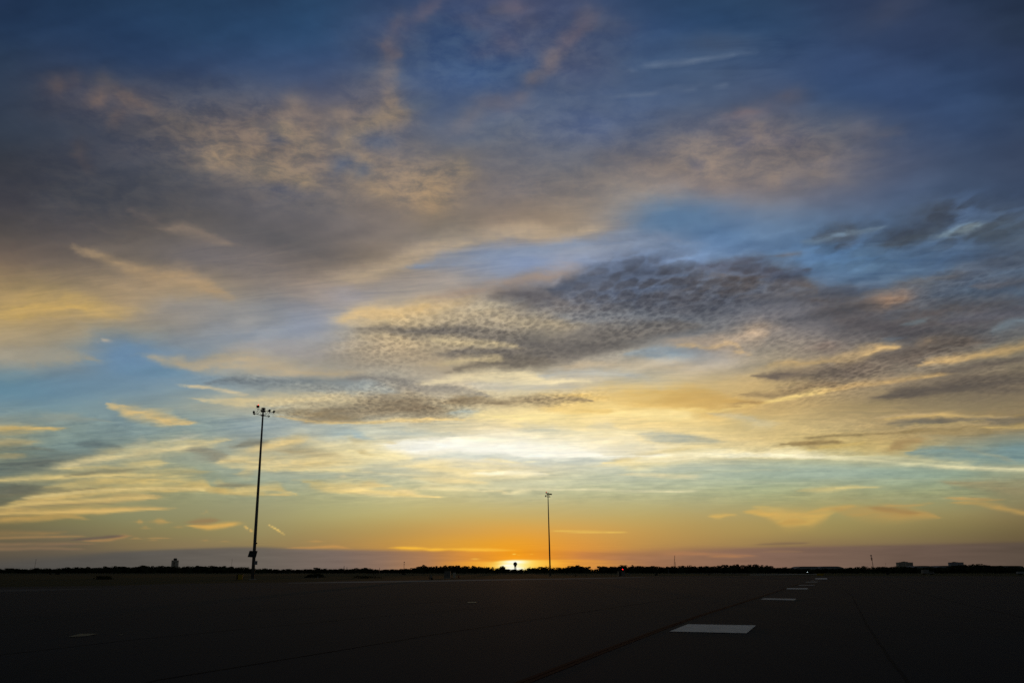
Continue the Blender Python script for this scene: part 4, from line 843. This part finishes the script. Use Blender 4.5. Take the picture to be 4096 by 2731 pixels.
# ---------------------------------------------------------------- far structures
def at(px, Y): return P(px, HOR, Y).x
def hgt(py, Y): return EYE+(HOR-py)/FPX*Y*1.0
def control_tower():
    Y = 1900; s = Y/FPX; c = at(697.3, Y); k = s
    r = empty('control_tower', (c, Y, 0), 'dark square control tower with a narrower glazed cab behind the far trees', 'tower')
    z1 = hgt(2244, Y); MB().box(0, 0, 0, 21.5*k, 21.5*k, z1, .97).build('shaft', M_['concrete'], r)
    p = MB()
    for sx in (-1, 1): p.box(sx*10.2*k, 0, z1, .6, 20.8*k, .9); p.box(0, sx*10.2*k, z1, 19*k, .6, .9)
    p.build('parapet', M_['concrete'], r)
    z2 = hgt(2237.8, Y); MB().lathe([(6.3*k, z1), (7.2*k, z2)], n=8).build('cab', M_['glass'], r)
    z3 = hgt(2234.3, Y); MB().lathe([(7.4*k, z2), (7.2*k, z2+.6), (5.2*k, z3)], n=8).build('roof', M_['roof'], r)
    for i in range(3): MB().box(0, -10.72*k, z1*(.62+.1*i), 2.2, .12, 1.6).build('window', M_['glass'], r)
control_tower()
def water_tower():
    Y = 2500; s = Y/FPX; c = at(2061, Y)
    r = empty('water_tower', (c, Y, 0), 'round water tower tank on thin legs in front of the setting sun', 'water tower')
    zc = hgt(2256.4, Y); R0 = 7.7*s; zb = hgt(2266.6, Y)
    prof = [(3.9*s, zb), (4.0*s, zb+1.2*s)]+[(R0*math.cos(R(a)), zc+R0*math.sin(R(a))) for a in range(-52, 90, 8)]+[(.25, zc+R0)]
    MB().lathe(prof, n=28).build('tank', M_['tank'], r, True)
    MB().lathe([(.5, zc+R0-.1), (.5, zc+R0+.5), (.1, zc+R0+.9)], n=10).build('roof_vent', M_['tank'], r)
    for a in range(6):
        t = a*math.pi/3+.3; MB().tube([(5.2*s*math.cos(t), 5.2*s*math.sin(t), 0), (3.5*s*math.cos(t), 3.5*s*math.sin(t), zb+.3)], .32, 8).build('leg', M_['tank'], r)
    MB().tube([(0, 0, 0), (0, 0, zb)], .6, 10).build('riser_pipe', M_['tank'], r)
    MB().lathe([(4.3*s, zb-.2), (4.3*s, zb+.5)], n=20).build('balcony', M_['tank'], r)
water_tower()
def mast_thin(name, px, top, Y, w0, label, cat, lean=0., knobs=()):
    x = at(px, Y); h = hgt(top, Y)
    r = empty(name, (x, Y, 0), label, cat)
    MB().tube([(0, 0, 0), (lean*Y/FPX, 0, h)], [w0, w0*.6], 8).build('pole', M_['dark'], r)
    for py, wpx, hpx in knobs:
        z = hgt(py, Y); k = Y/FPX; m = MB(); f = z/h*lean*k
        for i in range(3):
            a = i*2.094+.4; m.box(f+math.cos(a)*wpx*k*.33, math.sin(a)*wpx*k*.33, z-hpx*k/2, wpx*k*.34, wpx*k*.2, hpx*k)
        m.tube([(f-wpx*k/2, 0, z), (f+wpx*k/2, 0, z)], .12*k, 5)
        m.build('antenna_cluster', M_['dark'], r)
    return r
mast_thin('radio_mast', 135.6, 2238, 3000, .55, 'very thin distant radio mast above the trees beyond the long low sign', 'radio mast', 3., ((2239.5, 4, 1.2),))
mast_thin('radio_mast', 924.5, 2234.5, 3000, .42, 'faint needle thin radio mast between the control tower and the near floodlight mast', 'radio mast', .8)
mast_thin('antenna_pole', 1615.5, 2247.5, 2000, .42, 'slim antenna pole with two small clusters left of the sunset', 'antenna', .3, ((2249.3, 4.2, 3), (2258, 3.4, 2)))
mast_thin('cell_tower', 3496.3, 2222, 1500, .52, 'single pole cell tower with stacked antenna clusters beside the pale high rise', 'cell tower', -6.3, ((2224.2, 7.4, 3.2), (2229, 6.4, 1.2), (2234.8, 6.6, 3.4), (2239.6, 5, 5)))
mast_thin('antenna_pole', 3545, 2254, 2000, .22, 'thin short antenna pole just right of the cell tower', 'antenna', 0, ((2255, 2.4, 1.5),))
mast_thin('antenna_pole', 2703.4, 2247.5, 2500, .62, 'dark straight pole standing beside the lattice crane boom', 'pole', -1.)
def crane():
    Y = 2500; k = Y/FPX; x = at(2695.6, Y); h = hgt(2223.5, Y); dx = 5.6*k
    r = empty('crane', (x, Y, 0), 'thin leaning lattice crane boom rising over the tree line', 'crane')
    m = MB(); rails = []
    for a, b in ((-1, -1), (1, -1), (1, 1), (-1, 1)):
        p0 = Vector((a*.9, b*.9, 0)); p1 = Vector((dx+a*.35, b*.35, h)); rails.append((p0, p1)); m.tube([p0, p1], .16, 5)
    m.build('boom_chord', M_['dark'], r); l = MB(); n = 16
    for i in range(n):
        for q in range(4):
            l.tube([rails[q][0].lerp(rails[q][1], i/n), rails[(q+1) % 4][0].lerp(rails[(q+1) % 4][1], (i+1)/n)], .09, 4)
    l.build('lattice', M_['dark'], r)
    MB().box(0, 0, 0, 4, 7, 3).build('cab', M_['dark'], r)
    MB().tube([(dx, 0, h), (dx+.8, -.3, h-9)], .07, 4).build('hoist_cable', M_['dark'], r)
crane()
def hotel(px0, px1, prof, m, label):
    Y = 3000; k = Y/FPX; x0, x1 = at(px0, Y), at(px1, Y); c = (x0+x1)/2
    r = empty('apartment_block', (c, Y, 0), label, 'building')
    for a, b, top, dy in prof:
        xa, xb = at(a, Y)-c, at(b, Y)-c; z = hgt(top, Y); D = 16
        wl = MB().box((xa+xb)/2, D/2+dy, 0, xb-xa, D, z).build('wall', m, r)
        n = max(1, int((xb-xa)/6.)); wm = MB().box(0, 0, 0, (xb-xa)/n*.55, .16, 1.7).mesh('window', M_['pane'])
        for i in range(n):
            for f in range(9):
                wo = bpy.data.objects.new('window', wm); col.objects.link(wo); wo.parent = r; wo.location = (xa+(i+.5)*(xb-xa)/n, dy-.08, 3+f*(z-5)/9)
        MB().box((xa+xb)/2, D/2+dy, z, (xb-xa)+.8, D+.8, .7).build('roof', M_['roof'], r)
    return r, c
h1, c1_ = hotel(3596, 3656, ((3596, 3607.4, 2251, 1.5), (3608, 3616, 2249.8, -2), (3616.4, 3634.6, 2248.6, 0), (3635.2, 3641.5, 2250.6, -2), (3642, 3656, 2250.8, 1.5)), M_['concrete'], 'pale grey high rise with a stepped roofline and upright bays')
xa = at(3619, 3000)-c1_; MB().box(xa+3, 8, hgt(2248.2, 3000), 9, 8, 1.4, .6).build('lift_tower', M_['roof'], h1)
h2, c2_ = hotel(3805, 3858, ((3805, 3819, 2251, 0), (3819.5, 3834, 2249.8, -1.5), (3834.5, 3858, 2250.6, 0)), M_['blue'], 'bluish grey high rise with a flat roof near the right edge')
MB().box(at(3825, 3000)-c2_, 8, hgt(2249.2, 3000), 8, 8, 1.2, .7).build('lift_tower', M_['roof'], h2)
def hangar(px0, px1, top, Y, sh, label, depth=60):
    x0, x1 = at(px0, Y), at(px1, Y); c = (x0+x1)/2; z = hgt(top, Y); wd = x1-x0
    r = empty('hangar', (c, Y, 0), label, 'hangar')
    n = 14; f = MB(); b = MB(); pr = []
    for i in range(n+1):
        t = i/n; u = min(1, t/sh[0], (1-t)/sh[1]) if 0 < t < 1 else 0
        pr.append((x0-c+wd*t, z*(.5+.5*math.sin(u*math.pi/2))))
    ys = (0, depth)
    for i in range(n):
        (a, za), (d, zb) = pr[i], pr[i+1]
        b.hexa([(a, -1, za-.4), (d, -1, zb-.4), (d, depth+1, zb-.4), (a, depth+1, za-.4)], [(a, -1, za), (d, -1, zb), (d, depth+1, zb), (a, depth+1, za)])
        f.hexa([(a, 0, 0), (d, 0, 0), (d, depth, 0), (a, depth, 0)], [(a, 0, za-.45), (d, 0, zb-.45), (d, depth, zb-.45), (a, depth, za-.45)])
    f.build('wall', M_['grey'], r); b.build('roof', M_['roof'], r)
    g = MB(); g.box(0, -.15, 0, wd*.5, .3, z*.42); g.build('hangar_door', M_['roof'], r)
    return r
hangar(3180, 3275, 2265.3, 2300, (.36, .08), 'long low hangar with a sloped left roof behind the distant lamp')
hangar(3272, 3388, 2265., 2350, (.22, .35), 'low dark hangar whose roof slopes down at its right end')
hangar(3640, 3758, 2263., 2200, (.42, .42), 'broad domed hangar roof right of the pale high rise')
hangar(3734, 3868, 2262.6, 2250, (.34, .1), 'wide hangar with a bluish flank under the bluish high rise')
hangar(3938, 4104, 2263., 1500, (.12, .10), 'large dark flat roofed hangar at the right edge')
# ---------------------------------------------------------------- trees
PROF = [(-60,2275),(-20,2274),(0,2276),(35,2274),(70,2275),(100,2277),(140,2273),(175,2274),(200,2276),(240,2273),(270,2270),(290,2271),(315,2270),(345,2269),(380,2272),(400,2271),(420,2267),(440,2270),(457,2266),(490,2268),(515,2270),(535,2269),(560,2264),(580,2264),(605,2266),(630,2266),(648,2265),(670,2267),(688,2267),(705,2268),(722,2271),(742,2267),(780,2265),(805,2267),(840,2265),(870,2267),(900,2266),(930,2268),(960,2270),(985,2270),(1005,2274),(1030,2277),(1055,2274),(1080,2276),(1105,2277),(1150,2276),(1185,2278),(1220,2277),(1250,2277),(1270,2272),(1290,2275),(1330,2277),(1360,2275),(1400,2277),(1415,2276),(1432,2273),(1460,2272),(1485,2276),(1530,2278),(1565,2277),(1600,2276),(1630,2275),(1655,2273),(1670,2268),(1682,2266),(1695,2262),(1708,2268),(1730,2268),(1745,2266),(1762,2267),(1785,2264),(1802,2265),(1820,2266),(1835,2264),(1852,2266),(1868,2267),(1882,2270),(1898,2265),(1912,2268),(1930,2269),(1940,2264),(1953,2270),(1968,2269),(1990,2273),(2005,2266),(2016,2269),(2034,2277),(2050,2277.5),(2068,2278),(2084,2276.5),(2097,2275),(2110,2270),(2121,2268),(2135,2272),(2150,2268),(2170,2269),(2189,2264),(2200,2274),(2212,2267),(2226,2270),(2240,2271),(2262,2270),(2290,2266),(2310,2263),(2330,2267),(2348,2268),(2370,2275),(2388,2273),(2402,2267),(2420,2267),(2440,2268),(2460,2268),(2480,2263),(2500,2263),(2512,2269),(2530,2263),(2545,2266),(2562,2266),(2580,2267),(2600,2268),(2620,2266),(2640,2268),(2665,2268),(2685,2267),(2705,2267),(2722,2265),(2745,2267),(2767,2264),(2785,2267),(2810,2267),(2830,2266),(2855,2267),(2880,2264),(2902,2262),(2922,2264),(2942,2260),(2960,2264),(2982,2263),(3000,2260.5),(3016,2262),(3030,2260),(3046,2263),(3062,2264),(3082,2266),(3100,2272),(3118,2272),(3136,2270),(3158,2273),(3180,2276),(3210,2276),(3240,2275),(3270,2276),(3300,2274),(3330,2275),(3360,2274),(3390,2272),(3412,2271),(3435,2269),(3458,2266.5),(3474,2266.5),(3496,2270),(3520,2269),(3545,2268.5),(3568,2269),(3590,2267),(3612,2268),(3640,2269),(3665,2270),(3690,2271),(3720,2270),(3745,2272),(3770,2271),(3800,2268),(3830,2265),(3850,2263),(3872,2261),(3890,2259.6),(3906,2261),(3920,2259),(3934,2258.6),(3948,2262),(3964,2264),(3985,2265),(4010,2265),(4040,2266),(4070,2267),(4110,2268),(4150,2268)]
def crown_mesh(name, n, loose, shape, leaf=.07):
    m = MB(); lobes = [(rnd.gauss(0, .22), rnd.gauss(0, .22), rnd.uniform(.45, .95), rnd.uniform(.16, .34)) for _ in range(8)]
    for i in range(n):
        lx, ly, lz, lr = rnd.choice(lobes); d = Vector((rnd.gauss(0, 1), rnd.gauss(0, 1), rnd.gauss(0, .8))).normalized()*lr*rnd.uniform(.5, 1.)**loose
        p = Vector((lx, ly, lz))+d
        if shape == 'cone': k = max(.15, 1.15-p.z); p.x *= k; p.y *= k
        p.z = min(max(p.z, .12), 1.0); m.leaf(p, leaf*rnd.uniform(.6, 1.3))
    if loose < 1:
        m.lathe([(.05, .1), (.26, .3), (.3, .55), (.18, .8), (.03, .9)], n=7)
    return m.mesh(name, M_['leaf'])
def trunk_mesh(name):
    m = MB(); m.tube([(0, 0, 0), (.01, .01, .35), (0, .02, .7)], [.035, .026, .012], 6)
    for i in range(4):
        a = rnd.uniform(0, 6.28); z = rnd.uniform(.3, .55); m.tube([(0, 0, z), (.22*math.cos(a), .22*math.sin(a), z+.25)], [.014, .005], 5)
    return m.mesh(name, M_['bark'])
def spire_top(c): return c
CR = [crown_mesh('crown', 420, .6, '') for _ in range(5)]+[crown_mesh('crown', 190, 1.4, '', .05) for _ in range(3)]
TR = [trunk_mesh('trunk') for _ in range(3)]
SEC = [(660, 'low rounded tree in the far tree line left of the control tower'), (1010, 'dark rounded tree in the far tree line between control tower and near floodlight mast'),
       (1640, 'low dark scrubby tree in the far tree line right of the near floodlight mast'), (1990, 'dark bushy tree in the taller clump left of the water tower'),
       (2196, 'small open crowned tree silhouetted beside the sunset glow'), (2480, 'dark tree in the far tree line right of the farther floodlight mast'),
       (3130, 'dark tree in the dense wood left of the hangars'), (3600, 'low dark tree in front of the hangars and cell tower'), (9999, 'dark tree in the wood near the right edge')]
SPEC = {2005: 'round topped dark tree standing just left of the water tower', 1695: 'tallest dark tree at the left end of the clump left of the sun', 1940: 'open topped tree with gaps left of the sun',
        2189: 'spiky tree at the foot of the farther floodlight mast', 3934: 'tallest bushy tree between the bluish high rise and the edge hangar', 2310: 'peaked tree right of the farther floodlight mast',
        3474: 'small open crowned tree left of the cell tower'}
def tree(px, py, wpx, Y, kind):
    h = hgt(py, Y)*1.06; x = at(px, Y); k = Y/FPX
    lab = SPEC.get(px); grp = None
    if not lab: lab = next(l for lim, l in SEC if px < lim); grp = 'trees of the far tree line'
    r = empty('tree', (x, Y, 0), lab, 'tree', grp, rnd.uniform(0, 6.28))
    for nm, me in (('trunk', rnd.choice(TR)), ('crown', CR[kind])):
        o = bpy.data.objects.new(nm, me); col.objects.link(o); o.parent = r; w_ = wpx*k*1.15
        o.scale = (w_, w_, h/1.0)
for i, (px, py) in enumerate(PROF):
    pr = PROF[max(i-1, 0)][0]; nx = PROF[min(i+1, len(PROF)-1)][0]; wpx = min(34, max(12, (nx-pr)*.52+4))
    loose = px in (1930, 1940, 1968, 2097, 2110, 2121, 2150, 2189, 2212, 2226, 3474, 2370, 2388)
    tree(px, py, wpx, 1000+rnd.uniform(-18, 18), rnd.randrange(5, 8) if loose else rnd.randrange(0, 5))
    if not loose and nx-px > 17 and rnd.random() < .8 and len([o for o in col.objects if o.name.startswith('tree')]) < 285:
        q = (px+nx)/2; py2 = max(py, PROF[min(i+1, len(PROF)-1)][1])+rnd.uniform(0, 1.6)
        tree(q+rnd.uniform(-3, 3), py2, wpx*.8, 1010+rnd.uniform(-10, 10), rnd.randrange(0, 5))
wood = MB()
xs = [p[0] for p in PROF]; ysv = [p[1] for p in PROF]
for i in range(16000):
    px = rnd.uniform(-60, 4150); top = np.interp(px, xs, ysv)+3.8; Y = rnd.uniform(1003, 1040); zt = hgt(top, 1020)
    wood.leaf((at(px, Y), Y, rnd.uniform(.05, 1.)*zt), rnd.uniform(.5, 1.1))
core = []
for px in np.arange(-70, 4165, 5.):
    top = np.interp(px, xs, ysv)+rnd.uniform(6., 9.); core.append((px, max(.8, hgt(top, 1020)*rnd.uniform(.88, 1.))))
for (p, za), (q, zb) in zip(core, core[1:]):
    xa, xb = at(p, 1010), at(q, 1010); xc, xd = at(q, 1036), at(p, 1036)
    wood.hexa([(xa, 1010, 0), (xb, 1010, 0), (xc, 1036, 0), (xd, 1036, 0)], [(xa*1.005, 1015, za), (xb*1.005, 1015, zb), (xc, 1032, zb), (xd, 1032, za)])
ov = wood.build('wood', M_['leaf']); tag(ov, 'dark undergrowth filling the far tree line along the horizon', 'undergrowth', None, 'stuff')
def snag(px, top, base, Y, lean, label):
    r = empty('dead_tree', (at(px, Y), Y, 0), label, 'tree'); h = hgt(top, Y); k = Y/FPX
    MB().tube([(0, 0, 0), (lean*k*.4, 0, h*.6), (lean*k, 0, h)], [.35, .3, .12], 6).build('trunk', M_['bark'], r)
    m = MB()
    for a, z in ((-1, .72), (1, .6), (1, .86)): m.tube([(lean*k*z, 0, h*z), (lean*k*z+a*2*k, 0, h*z+1.6*k)], [.12, .05], 5)
    m.build('branch', M_['bark'], r)
snag(1375, 2262.5, 2277, 990, 1., 'taller of two bare dead trunks above the tree line')
snag(1388, 2268, 2277, 992, -1., 'shorter dead trunk beside a taller bare trunk')
snag(1515, 2270, 2278, 990, 3., 'small crooked snag left of the slim antenna pole')
def shrub(px0, px1, top, base, label, n=900, thick=.6):
    c = G((px0+px1)/2, base); Y = c.y; k = Y/FPX; wd = (px1-px0)*k; h = (base-top)*k
    r = empty('shrub', (c.x, Y, 0), label, 'bush'); m = MB(); st = MB()
    lob = [(rnd.uniform(-.42, .42), rnd.uniform(.55, 1.)) for _ in range(9)]
    for i in range(n):
        a, hh = rnd.choice(lob); x = (a+rnd.gauss(0, .09))*wd; e = max(.1, 1-(2*x/wd)**2)**.5
        m.leaf((x, rnd.gauss(0, .22)*wd*.5, h*hh*e*rnd.uniform(0.03, 1)), h*rnd.uniform(.05, .12))
    for a, hh in lob: st.tube([(a*wd*.4, 0, 0), (a*wd, 0, h*hh*.9)], [.03, .01], 5)
    m.build('foliage', M_['shrub'], r); st.build('stem', M_['bark'], r)
shrub(1224, 1296, 2289.5, 2309, 'dense dark bush in the grass right of the near mast', 1600)
shrub(1398, 1530, 2299, 2312, 'low spreading shrub patch left of the wheeled extinguisher', 1300)
shrub(370, 452, 2299, 2316, 'low bushy weeds below the upright two legged sign', 1300)
# ---------------------------------------------------------------- things in the grass
def gplace(px, base): c = G(px, base); return c, c.y/FPX
def sign(px, top, base, wpx, label, face='black', legs=2, gap=.2, rz=0., group=None, cap=False):
    c, k = gplace(px, base); r = empty('airfield_sign', (c.x, c.y, 0), label, 'sign', group, rz); h = (base-top)*k; wd = wpx*k; g = h*gap
    MB().box(0, 0, g, wd, .14, h-g).build('sign_panel', M_[face], r)
    f = MB(); f.box(0, 0, h, wd+.05, .2, .04); f.box(-wd/2-.02, 0, g, .05, .2, h-g); f.box(wd/2+.02, 0, g, .05, .2, h-g); f.build('frame', M_['dark'], r)
    for i in range(legs):
        x = (i/(max(1, legs-1))-.5)*wd*.7; MB().box(x, 0, 0, .07, .07, g+.02).build('leg', M_['dark'], r)
    if cap: MB().box(-wd/2-.14, .05, g*.5, .2, .32, h-g*.5).build('end_cap', M_['black'], r)
    return r
sign(960, 2297.5, 2319, 18, 'small yellow airfield sign with a black end beside the near mast', 'yellow', 2, .08, R(8), None, True)
sign(447, 2284.5, 2297, 7.5, 'upright black sign on two legs standing above the low bushy weeds', 'black', 2, .35)
sign(910, 2283.5, 2294, 7, 'small upright black sign left of the yellow sign', 'black', 2, .35)
sign(230, 2293, 2298, 18, 'long low black sign in the grass below the thin radio mast', 'black', 3, .3)
sign(202, 2294, 2298, 9, 'short low dark sign left of the long low one', 'black', 2, .3)
sign(1616, 2294.5, 2299.5, 17, 'low black sign left of the wheeled extinguisher', 'black', 3, .3)
sign(2624.5, 2295, 2302, 9, 'small square dark sign right of the red lamp shelter', 'black', 2, .25)
sign(2837, 2294, 2299.5, 6.5, 'tiny dark sign before the dense wood', 'black', 2, .3)
sign(3244, 2291.5, 2296.5, 14, 'low dark sign beneath the distant white lamp', 'black', 3, .25)
sign(3281, 2294, 2302, 26, 'wide yellow airfield sign behind the farthest painted bar', 'yellow', 3, .2)
sign(3552, 2287, 2298, 14, 'boxy black sign below the cell tower', 'black', 2, .12)
def post(px, top, base, wpx, m, name, label, cat, lean=0., head=None):
    c, k = gplace(px, base); r = empty(name, (c.x, c.y, 0), label, cat); h = (base-top)*k; wd = wpx*k
    MB().lathe([(wd*.9, 0), (wd*.9, .06), (wd/2, .08), (wd/2, h-wd*.4), (wd*.2, h)], n=10).build('post', M_[m], r).rotation_euler = (0, R(lean), 0)
    if head: MB().box(0, 0, h-.1, head*k, .1, head*k*.7).build('head_plate', M_[m], r)
    return r
post(1271, 2303, 2311.5, 3.2, 'white', 'marker_post', 'stubby pale marker post before the dark bush', 'post')
post(1835, 2299.5, 2312, 3.6, 'red', 'bollard', 'dark red bollard right of the grey cabinets', 'bollard')
post(1695, 2291, 2300, 2.2, 'black', 'marker_post', 'short dark post left of the wheeled extinguisher', 'post')
post(1495, 2288.5, 2298, 1.8, 'black', 'marker_post', 'thin dark post in the grass above the low shrubs', 'post')
post(1650, 2295.5, 2299.5, 3., 'black', 'marker_post', 'stubby black post right of the low black sign', 'post')
post(2303, 2296, 2305, 3.2, 'black', 'marker_post', 'leaning black marker right of the farther floodlight mast', 'post', -14)
post(2345.5, 2293, 2306, 1.4, 'dark', 'marker_post', 'thin post with a small plate between leaning marker and shelter', 'post', 0, 4)
post(2446, 2296, 2303, 1.6, 'black', 'marker_post', 'short thin post left of the red lamp shelter', 'post')
post(2675, 2275, 2293.5, 1.5, 'grey', 'marker_post', 'pale upright pole against the wood below the crane', 'pole')
post(1858, 2292, 2300, 1.2, 'dark', 'marker_post', 'thin dark post right of the red bollard', 'post')
post(1989, 2291, 2300, 1.2, 'dark', 'marker_post', 'thin dark post in the grass left below the round tree', 'post')
def extinguisher():
    c, k = gplace(1724, 2318); r = empty('wheeled_extinguisher', (c.x, c.y, 0), 'wheeled fire extinguisher cart with a tall handle at the apron edge', 'extinguisher')
    MB().lathe([(.02, .18), (.14, .24), (.16, .3), (.16, .72), (.11, .82), (.04, .86)], (.0, .05, 0), 14).build('cylinder', M_['white'], r, True)
    f = MB(); f.tube([(-.34, 0, .10), (-.32, 0, .45), (-.36, 0, .86)], .045, 6); f.tube([(-.34, 0, .12), (.2, 0, .2)], .04, 6); f.tube([(-.36, -.2, .8), (-.36, .2, .8)], .03, 6); f.build('frame', M_['black'], r)
    for y in (-.22, .26):
        w_ = MB().lathe([(.12, -.04), (.22, -.05), (.22, .05), (.12, .04)], n=18).build('wheel', M_['rubber'], r); w_.location = (.2, y, .22); w_.rotation_euler = (R(90), 0, 0)
        MB().lathe([(.11, -.03), (.11, .03)], n=12).build('rim', M_['dark'], w_)
    h = MB(); h.tube([(-.36, 0, .6), (-.5, 0, .5), (-.46, 0, .3), (-.36, 0, .3)], .03, 6); h.build('hose', M_['rubber'], r)
extinguisher()
def cabinet(px0, px1, top, base, m, label, lid):
    c, k = gplace((px0+px1)/2, base); wd = (px1-px0)*k; h = (base-top)*k
    r = empty('utility_cabinet', (c.x, c.y, 0), label, 'cabinet')
    MB().box(0, 0, .08, wd, wd*.7, h-.08-(.1 if lid else 0)).build('body', M_[m], r); MB().box(0, 0, 0, wd+.15, wd*.7+.15, .08).build('plinth', M_['concrete'], r)
    for i in (-1, 1): MB().box(i*wd*.25, -wd*.35-.012, .18, wd*.44, .024, h*.72).build('door', M_[m], r)
    if lid: MB().box(0, 0, h-.1, wd+.2, wd*.7+.2, .1).build('lid', M_['roof'], r)
    hd = MB().box(.05, -wd*.35-.04, h*.45, .03, .03, .14).build('handle', M_['dark'], r)
cabinet(1777.5, 1801.5, 2282.5, 2312.5, 'steel', 'tall dark grey utility cabinet with an overhanging lid', True)
cabinet(1812, 1823, 2290, 2310, 'concrete', 'narrower paler cabinet between the tall cabinet and red bollard', False)
def shelter():
    c, k = gplace(2486, 2302.5); r = empty('equipment_shelter', (c.x, c.y, 0), 'small dark equipment shelter with a lit red lamp on a pole', 'shelter')
    wd = 30*k; h = (2302.5-2283)*k; MB().box(0, 0, 0, wd*.86, 2.2, h-.14).build('wall', M_['steel'], r); MB().box(0, 0, h-.14, wd, 2.6, .14).build('roof', M_['roof'], r)
    MB().box(-wd*.2, -1.12, .05, .8, .05, h*.8).build('door', M_['dark'], r)
    zl = hgt(2276.4, c.y); MB().tube([(4*k, -1.0, 0), (4*k, -1.0, zl-.1)], .05, 6).build('lamp_pole', M_['dark'], r)
    MB().lathe([(.05, -.13), (.12, -.09), (.12, .09), (.04, .14)], (4*k, -1., zl), 12).build('obstruction_lamp', M_['redbright'], r, True)
    c2, k2_ = gplace(2516, 2302); b = empty('utility_cabinet', (c2.x, c2.y, 0), 'low dark cabinet right of the red lamp shelter', 'cabinet')
    MB().box(0, 0, .06, 8*k2_, .6, 10*k2_).build('body', M_['steel'], b); MB().box(0, 0, .06+10*k2_, 8*k2_+.1, .7, .06).build('lid', M_['roof'], b)
shelter()
def lampstand():
    Y = 560; x = at(3229.5, Y); r = empty('field_lamp', (x, Y, 0), 'tiny bright white lamp on a short stand before the low hangars', 'lamp'); z = hgt(2286.5, Y)
    MB().tube([(0, 0, 0), (0, 0, z-.1)], .04, 6).build('stand', M_['dark'], r); MB().lathe([(.04, -.1), (.11, -.07), (.11, .07), (.04, .11)], (0, 0, z), 10).build('lamp_glass', M_['whitelamp'], r)
lampstand()
def truck():
    c, k = gplace(3712, 2297.5); r = empty('box_truck', (c.x, c.y, 0), 'pale parked box truck with a lower cab at right', 'truck', None, R(4))
    X = lambda px: (px-3712)*k
    MB().box((X(3690)+X(3713))/2, 0, .7, X(3713)-X(3690), 2.2, 1.85).build('cargo_box', M_['white'], r)
    MB().hexa([(X(3714), -1, .6), (X(3735), -1, .6), (X(3735), 1, .6), (X(3714), 1, .6)], [(X(3716), -.95, 1.65), (X(3732), -.95, 1.6), (X(3732), .95, 1.6), (X(3716), .95, 1.65)]).build('cab', M_['white'], r)
    MB().box((X(3718)+X(3729))/2, -.99, 1.12, X(3729)-X(3718), .06, .36).build('window', M_['glass'], r)
    MB().box(X(3712), 0, .45, X(3734)-X(3691), 1.6, .2).build('chassis', M_['dark'], r)
    for px in (3697, 3728):
        for y in (-.95, .95):
            w_ = MB().lathe([(.25, -.12), (.38, -.12), (.38, .12), (.25, .12)], n=16).build('wheel', M_['rubber'], r); w_.location = (X(px), y, .38); w_.rotation_euler = (R(90), 0, 0)
truck()
def trailer():
    c, k = gplace(4082, 2298); r = empty('trailer', (c.x, c.y, 0), 'pale blue box trailer parked at the right edge', 'trailer')
    wd = 23*k; h = 12.5*k
    MB().box(0, 0, .5, wd, 2.1, h-.5).build('box_body', M_['grey'], r); MB().tube([(-wd/2, 0, .5), (-wd/2-1., 0, .45)], .06, 6).build('tow_bar', M_['dark'], r)
    for x in (-.35, .35):
        for y in (-1., 1.):
            w_ = MB().lathe([(.2, -.1), (.32, -.1), (.32, .1), (.2, .1)], n=16).build('wheel', M_['rubber'], r); w_.location = (x, y, .32); w_.rotation_euler = (R(90), 0, 0)
trailer()
